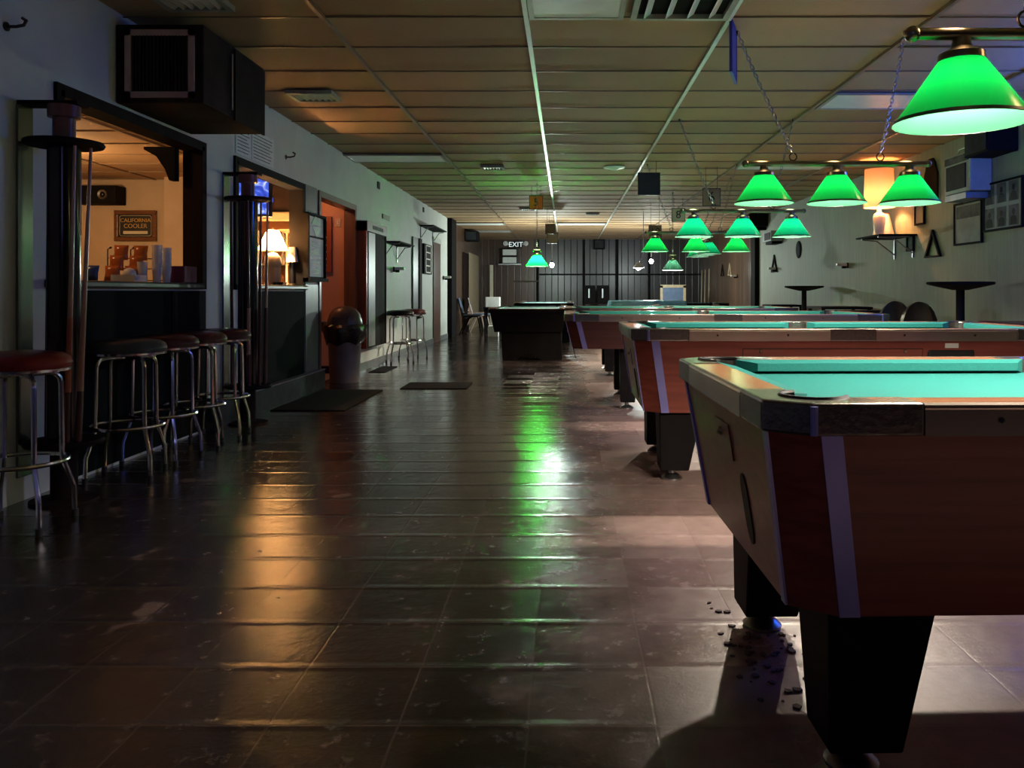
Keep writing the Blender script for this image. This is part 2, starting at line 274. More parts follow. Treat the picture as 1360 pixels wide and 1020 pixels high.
# ------------------------------------------------------------------ mesh helpers
class MB:
    def __init__(s): s.v, s.f = [], []
    def add(s, vs, fs):
        n = len(s.v); s.v += [Vector(p) for p in vs]; s.f += [[n + i for i in f] for f in fs]; return s
    def box(s, x0, x1, y0, y1, z0, z1):
        x0, x1 = min(x0, x1), max(x0, x1); y0, y1 = min(y0, y1), max(y0, y1); z0, z1 = min(z0, z1), max(z0, z1)
        return s.hexa([(x0, y0, z0), (x1, y0, z0), (x1, y1, z0), (x0, y1, z0), (x0, y0, z1), (x1, y0, z1), (x1, y1, z1), (x0, y1, z1)])
    def hexa(s, p):
        return s.add(p, [(0, 3, 2, 1), (4, 5, 6, 7), (0, 1, 5, 4), (1, 2, 6, 5), (2, 3, 7, 6), (3, 0, 4, 7)])
    def prism(s, poly, z0, z1, top=None):
        n = len(poly); top = top or poly
        vs = [(x, y, z0) for x, y in poly] + [(x, y, z1) for x, y in top]
        fs = [list(range(n))[::-1], list(range(n, 2 * n))] + [(i, (i + 1) % n, n + (i + 1) % n, n + i) for i in range(n)]
        return s.add(vs, fs)
    def tube(s, path, r, n=8, caps=True):
        path = [Vector(p) for p in path]; k = len(path)
        rs = r if isinstance(r, (list, tuple)) else [r] * k
        vs, fs, prev = [], [], None
        for i, p in enumerate(path):
            t = (path[min(i + 1, k - 1)] - path[max(i - 1, 0)]).normalized()
            if prev is None:
                a = Vector((0, 0, 1)) if abs(t.z) < .9 else Vector((1, 0, 0)); u = t.cross(a).normalized()
            else: u = (prev - t * prev.dot(t)).normalized()
            w = t.cross(u); prev = u
            for j in range(n):
                a = 2 * PI * j / n; vs.append(p + (u * math.cos(a) + w * math.sin(a)) * rs[i])
        for i in range(k - 1):
            for j in range(n):
                fs.append((i * n + j, i * n + (j + 1) % n, (i + 1) * n + (j + 1) % n, (i + 1) * n + j))
        if caps: fs += [list(range(n))[::-1], [(k - 1) * n + j for j in range(n)]]
        return s.add(vs, fs)
    def lathe(s, prof, n=24, c=(0, 0, 0), caps=False, sx=1.0, sy=1.0):
        vs, fs = [], []; k = len(prof)
        for r, z in prof:
            for j in range(n):
                a = 2 * PI * j / n; vs.append((c[0] + r * math.cos(a) * sx, c[1] + r * math.sin(a) * sy, c[2] + z))
        for i in range(k - 1):
            for j in range(n):
                fs.append((i * n + j, i * n + (j + 1) % n, (i + 1) * n + (j + 1) % n, (i + 1) * n + j))
        if caps: fs += [list(range(n))[::-1], [(k - 1) * n + j for j in range(n)]]
        return s.add(vs, fs)
    def ring(s, c, R_, r, n=24, m=6, axis='z'):
        vs, fs = [], []
        for i in range(n):
            a = 2 * PI * i / n
            for j in range(m):
                b = 2 * PI * j / m; q = R_ + r * math.cos(b)
                p = (q * math.cos(a), q * math.sin(a), r * math.sin(b))
                if axis == 'y': p = (p[0], p[2], p[1])
                if axis == 'x': p = (p[2], p[0], p[1])
                vs.append((c[0] + p[0], c[1] + p[1], c[2] + p[2]))
        for i in range(n):
            for j in range(m):
                fs.append((i * m + j, ((i + 1) % n) * m + j, ((i + 1) % n) * m + (j + 1) % m, i * m + (j + 1) % m))
        return s.add(vs, fs)
    def ball(s, c, r, n=14, m=8, sz=1.0):
        prof = [(max(.0005, r * math.sin(PI * i / m)), -r * sz * math.cos(PI * i / m)) for i in range(m + 1)]
        return s.lathe(prof, n, c)
    def xf(s, mt):
        s.v = [mt @ p for p in s.v]; return s
    def move(s, x, y, z): return s.xf(Matrix.Translation((x, y, z)))
    def rotz(s, a): return s.xf(Matrix.Rotation(a, 4, 'Z'))
    def build(s, name, m, parent=None, smooth=False, bevel=0, world=False, flip=True):
        v = s.v
        if parent is None or world:
            if parent is not None:
                off = Vector(parent.location); q = parent.parent
                while q is not None: off = off + Vector(q.location); q = q.parent
            else:
                xs = [p.x for p in v]; ys = [p.y for p in v]; zs = [p.z for p in v]
                off = Vector(((min(xs) + max(xs)) / 2, (min(ys) + max(ys)) / 2, min(zs)))
            v = [p - off for p in v]
        else: off = Vector((0, 0, 0))
        me = bpy.data.meshes.new(name); me.from_pydata([tuple(p) for p in v], [], s.f)
        import bmesh
        if flip:
            bm = bmesh.new(); bm.from_mesh(me); bmesh.ops.recalc_face_normals(bm, faces=bm.faces); bm.to_mesh(me); bm.free()
        me.update()
        if isinstance(m, str): m = M[m]
        me.materials.append(m)
        if smooth:
            for p in me.polygons: p.use_smooth = True
            try: me.set_sharp_from_angle(angle=math.radians(40))
            except Exception: pass
        o = bpy.data.objects.new(name, me); col.objects.link(o)
        if parent is not None: o.parent = parent
        else: o.location = off
        if bevel:
            bv = o.modifiers.new('bevel', 'BEVEL'); bv.width = bevel; bv.segments = 2; bv.limit_method = 'ANGLE'
        return o

def tag(o, label, cat, group=None):
    o['label'] = label; o['category'] = cat
    if group: o['group'] = group
    return o
def thing(name, label, cat, loc=(0, 0, 0), group=None, rz=0):
    o = bpy.data.objects.new(name, None); col.objects.link(o); o.empty_display_size = .1
    o.location = loc; o.rotation_euler = (0, 0, rz)
    return tag(o, label, cat, group)
def struct(mb, name, m, **k):
    o = mb.build(name, m, **k); o['kind'] = 'structure'; return o
def copy_tree(o, parent=None):
    c = o.copy(); col.objects.link(c)
    if parent is not None: c.parent = parent
    for ch in list(o.children): copy_tree(ch, c)
    return c
def set_mat(o, m):
    o.material_slots[0].link = 'OBJECT'; o.material_slots[0].material = M[m]
def W(px, py, Y): return ((px - X0) * Y / F, Y, H - (py - Y0) * Y / F)

def text_mb(txt, size, ext=.002):
    cu = bpy.data.curves.new('lettering', 'FONT'); cu.body = txt; cu.size = size; cu.extrude = ext
    cu.align_x = 'CENTER'; cu.align_y = 'CENTER'
    ob = bpy.data.objects.new('lettering', cu); col.objects.link(ob)
    dg = bpy.context.evaluated_depsgraph_get(); ev = ob.evaluated_get(dg); me = ev.to_mesh()
    mb = MB(); mb.add([v.co.copy() for v in me.vertices], [list(p.vertices) for p in me.polygons])
    ev.to_mesh_clear(); bpy.data.objects.remove(ob); bpy.data.curves.remove(cu)
    return mb
# orientation of flat things: text plane (x right, y up, z towards viewer)
FACE_CAM = Matrix(((1, 0, 0, 0), (0, 0, -1, 0), (0, 1, 0, 0), (0, 0, 0, 1)))       # faces -Y
FACE_PX = Matrix(((0, 0, 1, 0), (1, 0, 0, 0), (0, 1, 0, 0), (0, 0, 0, 1)))         # faces +X (left wall)
FACE_NX = Matrix(((0, 0, -1, 0), (-1, 0, 0, 0), (0, 1, 0, 0), (0, 0, 0, 1)))       # faces -X (right wall)

def light(kind, name, loc, energy, color=(1, 1, 1), size=.05, rot=None, **k):
    d = bpy.data.lights.new(name, kind); d.energy = energy; d.color = color
    if kind == 'AREA':
        d.size = size
    else: d.shadow_soft_size = size
    for a, b in k.items(): setattr(d, a, b)
    o = bpy.data.objects.new(name, d); col.objects.link(o); o.location = loc
    if rot: o.rotation_euler = rot
    return o

# ------------------------------------------------------------------ the room
T = .12
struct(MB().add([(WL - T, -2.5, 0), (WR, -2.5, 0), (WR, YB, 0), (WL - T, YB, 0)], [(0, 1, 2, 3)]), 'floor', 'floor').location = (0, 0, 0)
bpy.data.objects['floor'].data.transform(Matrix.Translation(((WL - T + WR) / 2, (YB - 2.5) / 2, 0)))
SP = 18.6                                          # where painted walls give way to panelling
mb = MB()
def seg(y0, y1, z0=0, z1=CEIL): mb.box(WL - T, WL, y0, y1, z0, z1)
O1, O2, DR = (4.33, 6.05), (6.65, 8.36), (8.90, 10.41)
seg(-2.5, O1[0]); seg(*O1, 0, 1.04); seg(*O1, 2.08, CEIL); seg(O1[1], O2[0]); seg(*O2, 0, 1.04); seg(*O2, 2.08, CEIL)
seg(O2[1], DR[0]); seg(*DR, 2.08, CEIL); seg(DR[1], SP)
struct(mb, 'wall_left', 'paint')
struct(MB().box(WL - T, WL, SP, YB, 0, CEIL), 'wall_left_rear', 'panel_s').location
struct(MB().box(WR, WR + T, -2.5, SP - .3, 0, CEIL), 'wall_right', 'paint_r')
struct(MB().box(WR, WR + T, SP - .3, YB, 0, CEIL), 'wall_right_rear', 'panel_s')
struct(MB().box(-.85, WR + T, YB, YB + T, 0, CEIL), 'wall_back', 'panel_b')
struct(MB().box(WL - T, -.85, YB, YB + T, 0, CEIL), 'wall_back_brown', 'panel_br')
struct(MB().box(WL - T, WR + T, -2.62, -2.5, 0, CEIL), 'wall_front', 'panel_b')
struct(MB().box(WL, WL + .10, 18.55, 19.3, 0, CEIL), 'trim_1', 'black')
struct(MB().box(WR - .10, WR, 18.1, 18.5, 0, CEIL), 'trim_2', 'black')
struct(MB().box(-.85, WR, YB - .03, YB, 1.55, 1.60), 'trim_3', 'black')
for i, x in enumerate((-.9, .55, 1.6, 2.6)):
    struct(MB().box(x - .04, x + .04, YB - .035, YB, 0, CEIL), 'trim_%d' % (4 + i), 'black')
# sagging tiles, one mesh
XG = [-3.9 + .0] ; XG = [-2.68 + 1.22 * i for i in range(7)]; YG = [4.975 + .61 * k for k in range(-13, 36)]
mb = MB(); rr = random.Random(3)
for i in range(len(XG) - 1):
    for k in range(len(YG) - 1):
        x0, x1, y0, y1 = XG[i], XG[i + 1], YG[k], YG[k + 1]
        sag = rr.uniform(.001, .008); t = [rr.uniform(-.002, .003) for _ in range(4)]
        n = 4; vs, fs = [], []
        for a in range(n + 1):
            for b in range(n + 1):
                u, w = a / n, b / n
                z = CEIL + (t[0] * (1 - u) * (1 - w) + t[1] * u * (1 - w) + t[2] * u * w + t[3] * (1 - u) * w) - sag * 4 * u * (1 - u) * 4 * w * (1 - w) * .8
                vs.append((x0 + (x1 - x0) * u, y0 + (y1 - y0) * w, z))
        for a in range(n):
            for b in range(n): fs.append((a * (n + 1) + b, a * (n + 1) + b + 1, (a + 1) * (n + 1) + b + 1, (a + 1) * (n + 1) + b))
        mb.add(vs, fs)
ceil = struct(mb, 'ceiling', 'ceil', flip=False)
off = Vector(ceil.location); ceil.data.transform(Matrix.Translation(off)); ceil.location = (0, 0, 0)
for p in ceil.data.polygons: p.use_smooth = True
struct(MB().box(WL - T, WR + T, -2.6, YB + T, CEIL + .06, CEIL + .1), 'ceiling_slab', 'gridb')
mw, mbn = MB(), MB()
for x in XG[:-1]:
    q = mw if abs(x + .24) < .01 or abs(x - .98) < .01 else mbn
    q.box(x - .014, x + .014, -2.4, YB, CEIL - .024, CEIL - .002)
for y in YG: mbn.box(WL, WR, y - .004, y + .004, CEIL - .013, CEIL - .004)
struct(mw, 'trim_8', 'gridw'); struct(mbn, 'trim_9', 'gridb')
# ceiling panels and vents
def cell(i, k): return XG[i], XG[i + 1], YG[k + 13], YG[k + 14]
def troffer(i, k, label, x0=None, x1=None):
    a, b, c, d = cell(i, k); a = x0 or a; b = x1 or b
    t = thing('ceiling_light', label, 'ceiling light', ((a + b) / 2, (c + d) / 2, CEIL - .02), 'unlit ceiling panels')
    MB().box(a + .05, b - .05, c + .05, d - .05, CEIL - .027, CEIL - .018).build('diffuser_panel', 'panelw', t, world=True)
    fm = MB()
    fm.box(a + .02, b - .02, c + .02, c + .05, CEIL - .032, CEIL - .016).box(a + .02, b - .02, d - .05, d - .02, CEIL - .032, CEIL - .016)
    fm.box(a + .02, a + .05, c + .05, d - .05, CEIL - .032, CEIL - .016).box(b - .05, b - .02, c + .05, d - .05, CEIL - .032, CEIL - .016)
    fm.build('frame', 'ventm', t, world=True)
troffer(0, 8, 'white unlit ceiling panel beside the left wall, above the tall wall cabinet')
troffer(0, 24, 'white ceiling panel at the left wall just past the black pilaster')
troffer(2, 24, 'white ceiling panel in the far room behind the hanging number 5')
troffer(0, 28, 'white ceiling panel near the back wall on the left, above the exit sign side')
troffer(4, 9, 'pale ceiling panel behind the second green billiard lamp from the camera')
troffer(4, 3, 'dim bluish ceiling panel between the nearest lamp and the white wall speaker')
troffer(2, -1, 'white ceiling panel beside the square return air grille overhead', x1=.36)
def vent(x, y, s, label, n=6, name='ceiling_vent'):
    t = thing(name, label, 'vent', (x, y, CEIL - .03), 'ceiling vents')
    fm = MB(); z0, z1 = CEIL - .045, CEIL - .014; sx, sy = s
    fm.box(x - sx, x + sx, y - sy, y - sy + .035, z0, z1).box(x - sx, x + sx, y + sy - .035, y + sy, z0, z1)
    fm.box(x - sx, x - sx + .035, y - sy + .035, y + sy - .035, z0, z1).box(x + sx - .035, x + sx, y - sy + .035, y + sy - .035, z0, z1)
    fm.build('frame', 'ventm', t, world=True)
    sl = MB()
    for i in range(n):
        xx = x - sx + .035 + (2 * sx - .07) * (i + .5) / n
        sl.hexa([(xx - .022, y - sy + .035, z0 + .004), (xx - .016, y - sy + .035, z0 + .001), (xx - .016, y + sy - .035, z0 + .001), (xx - .022, y + sy - .035, z0 + .004),
                 (xx + .014, y - sy + .035, z1), (xx + .02, y - sy + .035, z1 - .003), (xx + .02, y + sy - .035, z1 - .003), (xx + .014, y + sy - .035, z1)])
    sl.build('louvres', 'gridw' if s[0] > .25 else 'ventm', t, world=True)
    MB().box(x - sx + .03, x + sx - .03, y - sy + .03, y + sy - .03, CEIL - .0162, CEIL - .0158).build('dark_recess', 'black', t, world=True)
vent(.67, 4.66, (.29, .27), 'large square return air grille in the ceiling near the camera', 4)
vent(-2.1, 6.9, (.19, .16), 'square ceiling vent beside the black heater cabinet')
vent(-2.1, 4.62, (.19, .16), 'square ceiling vent in front of the black heater cabinet, cut by the picture top')
vent(-.96, 10.85, (.15, .13), 'small ceiling vent over the aisle, in front of the hanging number 5')
vent(-.75, 16.3, (.16, .14), 'small far ceiling vent to the left of the hanging number 5')
vent(.55, 17.3, (.14, .12), 'small far ceiling vent to the right of the hanging number 5')
o = MB().lathe([(.001, -.035), (.05, -.035), (.07, -.02), (.14, -.012), (.15, 0)], 24, (.63, 10.9, CEIL - .016)).build('ceiling_speaker_disc', 'panelw', smooth=True)
tag(o, 'round white ceiling disc between the two white ceiling runners', 'ceiling fitting')

# ------------------------------------------------------------------ left wall: openings and casings
def casing(n, y0, y1, z1, m, w=.055, z0=1.04, depth=.02):
    q = MB(); a, b = WL - T - .005, WL + depth
    q.box(a, b, y0, y0 + w * .6, z0, z1).box(a, b, y1 - w * .6, y1, z0, z1).box(a, b, y0, y1, z1 - w * .6, z1)
    q.box(WL, b, y0 - w * .6, y0, z0, z1 + w * .6).box(WL, b, y1, y1 + w * .6, z0, z1 + w * .6).box(WL, b, y0, y1, z1, z1 + w * .6)
    return struct(q, n, m)
casing('window_1', *O1, 2.08, 'blackw'); casing('window_2', *O2, 2.08, 'black'); casing('door_1', *DR, 2.08, 'doorwood', z0=0)
struct(MB().box(WL, WL + .012, 4.3, 5.55, .02, 1.03), 'trim_10', 'bar_front')
struct(MB().box(WL, WL + .02, 5.55, 6.07, .02, 1.03), 'trim_11', 'black')
struct(MB().box(WL, WL + .012, 6.72, 8.38, .20, 1.03), 'trim_12', 'bar_front')
struct(MB().box(WL, WL + .012, 8.42, 8.85, .20, 1.10), 'trim_13', 'panelgreen')
struct(MB().box(WL, WL + .012, 8.42, 8.80, 1.86, 2.12), 'trim_14', 'panelgreen')
struct(MB().box(WL, WL + .075, 6.1, 8.88, 0, .19), 'trim_15', 'curb')
struct(MB().box(WL, WL + .08, 6.1, 8.88, .19, .20), 'trim_16', 'base')
struct(MB().box(WL, WL + .018, DR[1] + .08, 18.5, 0, .10), 'baseboard_left', 'base')
struct(MB().box(WR - .018, WR, -2.4, 18.0, 0, .10), 'baseboard_right', 'base')
for (y0, y1, lab) in ((4.22, 5.98, 'dark bar ledge under the first serving window, with snacks on it'), (6.62, 8.37, 'dark bar ledge under the second serving window, with the lit lamp on it')):
    o = MB().box(-3.3, WL + .055, y0, y1, 1.042, 1.085).build('bar_counter', 'counter', bevel=.012); tag(o, lab, 'counter', 'bar ledges')
# bar room behind the wall
BZ = 2.42
struct(MB().box(-7, WL - T, 3.0, 10.5, -.02, 0), 'floor_bar', 'gridb')
struct(MB().box(-7, WL - T, 3.0, 10.5, BZ, BZ + .03), 'ceiling_bar', 'ceil')
q = MB()
for k in range(12): q.box(-7, WL - T, 3.5 + .61 * k - .006, 3.5 + .61 * k + .006, BZ - .012, BZ)
for x in (-6.3, -5.08, -3.86): q.box(x - .012, x + .012, 3, 10.25, BZ - .016, BZ)
struct(q, 'trim_20', 'gridb')
struct(MB().box(-7, -3.6, 10.25, 10.35, 0, BZ), 'wall_bar_back', 'barwall')
struct(MB().box(-7.1, -7, 3, 10.3, 0, BZ), 'wall_bar_left', 'barwall')
struct(MB().box(-7, WL - T, 2.9, 3, 0, BZ), 'wall_bar_front', 'barwall')
struct(MB().box(-4.88, -4.4, 10.05, 10.25, 0, BZ), 'wall_bar_pier', 'barwall')
struct(MB().box(-3.6, WL - T, 8.72, 8.82, 0, BZ), 'wall_bar_side', 'frame_wood')
struct(MB().box(-3.65, -3.6, 8.82, 10.35, 0, BZ), 'wall_hall_left', 'orange_wall')
struct(MB().box(-3.6, WL - T, 10.42, 10.5, 0, BZ), 'wall_hall_back', 'orange_wall')
struct(MB().box(-3.6, WL - T, 10.40, 10.42, 0, .09), 'baseboard_hall', 'black')
struct(MB().box(WL - T, WL - .0, DR[1] - .012, DR[1] - .001, 0, 2.05), 'trim_17', 'redwood')

# ------------------------------------------------------------------ heater cabinet
t = thing('heater_cabinet', 'large black heater cabinet hung high on the left wall with a pale grille frame', 'heater', (-2.4, 5.37, 2.1))
bx0, bx1, by0, by1, bz0, bz1 = WL + .003, -2.14, 4.885, 5.86, 2.135, 2.60
MB().box(bx0, bx1, by0, by1, bz0, bz1).build('cabinet', 'darkbox', t, world=True, bevel=.008)
gx0, gz0 = W(167, 138, by0)[0], W(167, 138, by0)[2]; gx1, gz1 = W(259, 40, by0)[0], W(259, 40, by0)[2]
gz0 = max(gz0, bz0 + .03); q = MB(); w = .035
q.box(gx0, gx1, by0 - .015, by0, gz1 - w, gz1).box(gx0, gx1, by0 - .015, by0, gz0, gz0 + w).box(gx0, gx0 + w, by0 - .015, by0, gz0, gz1).box(gx1 - w, gx1, by0 - .015, by0, gz0, gz1)
fr = q.build('grille_frame', 'trimpink', t, world=True)
q = MB()
for i in range(16):
    x = gx0 + w + (gx1 - gx0 - 2 * w) * (i + .5) / 16; q.box(x - .003, x + .003, by0 - .012, by0 - .001, gz0 + w, gz1 - w)
q.build('grille_slats', 'wire', fr, world=True)
MB().box(bx1, bx1 + .012, 5.33, by1 - .01, bz0 - .01, bz1 - .02).build('side_door', 'darkbox', t, world=True)
MB().box(bx1, bx1 + .01, 5.28, 5.30, bz0 + .05, bz1 - .06).build('hinge_strip', 'steel', t, world=True)
o = MB().prism([(-2.80, 2.06), (-3.02, 2.06), (-3.02, 2.04), (-2.93, 1.99), (-2.87, 1.90), (-2.84, 1.82), (-2.80, 1.82)], 0, .07).xf(Matrix(((1, 0, 0, 0), (0, 0, 1, 5.92), (0, 1, 0, 0), (0, 0, 0, 1)))).build('shelf_bracket', 'black')
tag(o, 'black scroll bracket under the header of the first serving window', 'bracket')

# ------------------------------------------------------------------ cue racks on the left wall
def cue_rack(y, lab, xc=-2.455):
    t = thing('cue_rack', lab, 'cue rack', (xc, y, 0), 'post cue racks')
    c = lambda *a: (a[0] - 0, a[1], a[2])
    MB().box(WL + .002, WL + .014, y - .05, y + .06, .12, 1.93).build('wall_strip', 'stripmetal', t, world=True)
    MB().box(WL + .002, xc + .09, y - .045, y + .055, 1.93, 1.95).build('top_arm', 'blackw', t, world=True)
    MB().lathe([(.0, 1.93), (.072, 1.93), (.072, 1.872), (.05, 1.868), (.05, 1.75)], 24, (xc, y, 0)).build('post_cap', 'ringwood', t, smooth=True, world=True)
    MB().lathe([(.001, 1.755), (.172, 1.755), (.178, 1.745), (.172, 1.733), (.001, 1.733)], 40, (xc, y, 0)).build('upper_disc', 'blackw', t, smooth=True, world=True)
    MB().lathe([(.074, 1.733), (.074, .30)], 28, (xc, y, 0)).build('post', 'rackpost', t, smooth=True, world=True)
    MB().lathe([(.001, .30), (.17, .30), (.178, .288), (.17, .275), (.001, .275)], 40, (xc, y, 0)).build('lower_disc', 'blackw', t, smooth=True, world=True)
    MB().lathe([(.06, .275), (.06, .02), (.15, .012), (.15, 0), (.001, 0)], 28, (xc, y, 0)).build('pedestal', 'blackw', t, smooth=True, world=True)
    return t
cue_rack(4.05, 'round post cue rack nearest the camera, behind the red bar stool')
cue_rack(6.45, 'round post cue rack farther along, before the second serving window', -2.479)
def cue(y, ang, ang2, label, m1, wrap, xc=-2.455, zt=1.72, r1=.145, r0=.125):
    top = Vector((xc + r1 * math.cos(ang), y + r1 * math.sin(ang), zt)); bot = Vector((xc + r0 * math.cos(ang2), y + r0 * math.sin(ang2), .302))
    t = thing('pool_cue', label, 'pool cue', bot, 'cues in the post racks')
    P = lambda s: bot + (top - bot) * s
    MB().tube([P(.42), P(1)], [.0115, .007], 10).build('shaft', m1, t, smooth=True, world=True)
    MB().tube([P(.17), P(.42)], [.0145, .0118], 10).build('wrap', wrap, t, smooth=True, world=True)
    MB().tube([P(0), P(.17)], [.016, .0147], 10).build('butt', 'cuedark', t, smooth=True, world=True)
cue(4.05, -.72, -.95, 'maple cue with orange wrap in the nearer post rack', 'cuewood', 'cuewrap')
cue(4.05, -.15, -.55, 'tan cue at the window side of the nearer post rack', 'cuewood', 'cuewood')
cue(4.05, 2.6, 2.7, 'dark cue on the wall side of the nearer post rack', 'cuedark', 'cuedark')
cue(6.45, -2.2, -2.3, 'dark cue on the wall side of the farther post rack', 'cuedark', 'cuedark', xc=-2.479)
cue(6.45, -1.2, -1.15, 'reddish dark cue facing the room in the farther post rack', 'cuedark', 'cuewood', xc=-2.479)
cue(6.45, -.5, -.5, 'dark maple cue on the lamp side of the farther post rack', 'cuedark', 'cuedark', xc=-2.479)
cue(6.45, .25, .2, 'pale cue on the aisle side of the farther post rack', 'cuewood', 'cuedark', xc=-2.479)

# ------------------------------------------------------------------ bar stools
def make_stool(label):
    t = thing('bar_stool', label, 'bar stool', (0, 0, 0), 'bar stools')
    s = MB().lathe([(.001, .765), (.10, .763), (.17, .752), (.195, .735), (.203, .712), (.195, .692), (.18, .685), (.001, .683)], 40)
    s.build('seat', 'greyseat', t, smooth=True)
    MB().lathe([(.185, .690), (.2, .690), (.2, .679), (.185, .676), (.10, .668), (.001, .668)], 36).build('seat_rim', 'chrome', t, smooth=True)
    for k in range(4):
        a = PI / 4 + k * PI / 2 + .12; c, s_ = math.cos(a), math.sin(a)
        pts = [(.03, .662), (.12, .662), (.145, .655), (.162, .638), (.168, .61), (.172, .30), (.176, .27), (.21, .17), (.222, .135), (.226, .02)]
        l = MB().tube([(r * c, r * s_, z) for r, z in pts], .0115, 8).build('leg', 'chrome', t, smooth=True)
        MB().lathe([(.001, 0), (.0145, 0), (.0145, .03), (.012, .032)], 10, (.226 * c, .226 * s_, 0)).build('foot_tip', 'rubber', l, smooth=True)
    MB().ring((0, 0, .285), .187, .0105, 40, 8).build('foot_ring', 'chrome', t, smooth=True)
    return t
proto = make_stool('red topped bar stool nearest the camera at the left edge')
spots = [(-2.38, 3.60, 'redseat', None, 0), (-2.43, 4.58, 'greyseat', 'charcoal topped bar stool in front of the first serving window', .1),
         (-2.44, 5.01, 'wineseat', 'wine coloured bar stool right behind the charcoal topped one', -.15), (-2.44, 5.43, 'wineseat', 'wine coloured bar stool, second behind the charcoal topped one', .2),
         (-2.44, 5.85, 'wineseat', 'wine coloured bar stool beside the farther post cue rack', .05),
         (-2.40, 11.95, 'blackseat', 'black bar stool by the pale green wall, the nearer of that pair', .3), (-2.36, 12.75, 'wineseat', 'dark bar stool by the pale green wall, half hidden behind another', .5)]
for i, (x, y, sm, lab, rz) in enumerate(spots):
    s = proto if i == 0 else copy_tree(proto)
    s.location = (x, y, 0); s.rotation_euler.z = rz
    if lab: s['label'] = lab
    for ch in s.children:
        if ch.name.startswith('seat') and not ch.name.startswith('seat_rim'): set_mat(ch, sm)

# ------------------------------------------------------------------ things in the first serving window
t = thing('framed_sign', 'framed black and gold beverage sign on the warm bar back wall', 'sign', (-5.35, 10.2, 1.63))
sx0, sx1, sz0, sz1 = -5.58, -5.06, 1.65, 2.03; sy = 10.246
q = MB(); w = .05
q.box(sx0, sx1, sy - .035, sy, sz1 - w, sz1).box(sx0, sx1, sy - .035, sy, sz0, sz0 + w).box(sx0, sx0 + w, sy - .035, sy, sz0 + w, sz1 - w).box(sx1 - w, sx1, sy - .035, sy, sz0 + w, sz1 - w)
q.build('frame', 'frame_wood', t, world=True, bevel=.008)
bd = MB().box(sx0 + w, sx1 - w, sy - .015, sy, sz0 + w, sz1 - w).build('board', 'black_board', t, world=True)
cx = (sx0 + sx1) / 2
text_mb('CALIFORNIA', .066).xf(FACE_CAM).move(cx, sy - .018, 1.905).build('lettering', 'gold', bd, world=True)
text_mb('COOLER', .074).xf(FACE_CAM).move(cx, sy - .018, 1.835).build('lettering', 'gold', bd, world=True)
MB().box(cx - .15, cx + .15, sy - .019, sy - .015, 1.738, 1.775).build('caption_bar', 'cream', bd, world=True)
q = MB(); pts = []
for cx_, cz_, a0 in ((sx1 - w - .04, sz1 - w - .04, 0), (sx0 + w + .04, sz1 - w - .04, PI / 2), (sx0 + w + .04, sz0 + w + .04, PI), (sx1 - w - .04, sz0 + w + .04, 3 * PI / 2)):
    for k in range(5): pts.append((cx_ + .025 * math.cos(a0 + k * PI / 8), sy - .017, cz_ + .025 * math.sin(a0 + k * PI / 8)))
q.tube(pts + [pts[0]], .0025, 6).build('border_line', 'cream', bd, world=True)
t = thing('wall_mounted_loudspeaker', 'black loudspeaker box on the bar back wall above the framed sign', 'loudspeaker', (-5.6, 10.1, 2.10), 'loudspeakers')
MB().box(-5.95, -5.44, 10.0, 10.24, 2.09, 2.31).build('cabinet', 'black', t, world=True, bevel=.01)
MB().lathe([(.06, 0), (.055, .012), (.03, -.004), (.001, .0)], 20).xf(FACE_CAM).move(-5.60, 9.999, 2.20).build('cone', 'steel', t, world=True, smooth=True)
# wire snack rack with bags
t = thing('wire_snack_rack', 'thin wire snack rack standing on the first bar ledge', 'rack', (-2.95, 5.6, 1.085))
q = MB()
for i in range(6):
    x, y = -3.10 + .062 * i, 5.60 + .03 * i
    q.tube([(x, y, 1.09), (x, y, 1.31), (x + .03, y - .02, 1.32)], .004, 6)
    q.ball((x + .03, y - .02, 1.32), .008, 8, 6)
for z in (1.10, 1.18, 1.25): q.tube([(-3.10, 5.60, z), (-2.79, 5.75, z)], .0035, 6)
q.build('wire_frame', 'wire', t, world=True, smooth=True)
def snack(x, y, z, m, label, a, grp='snack bags on the wire rack'):
    q = MB(); vs, fs = [], []; n, k = 8, 8; w, h = .088, .105
    for side in (1, -1):
        base = len(vs)
        for i in range(n + 1):
            for j in range(k + 1):
                u, v = i / n * 2 - 1, j / k * 2 - 1
                d = .028 * max(0, (1 - u * u)) ** .6 * max(0, (1 - v ** 4)) * side
                vs.append((u * w / 2 * (1 - .08 * (1 - abs(v))), d, v * h / 2))
        for i in range(n):
            for j in range(k):
                f = (base + i * (k + 1) + j, base + (i + 1) * (k + 1) + j, base + (i + 1) * (k + 1) + j + 1, base + i * (k + 1) + j + 1)
                fs.append(f if side < 0 else f[::-1])
    q.add(vs, fs).xf(Matrix.Rotation(-.3, 4, 'X')).rotz(a).move(x, y, z)
    tag(q.build('snack_bag', m, smooth=True, flip=False), label, 'snack bag', grp)
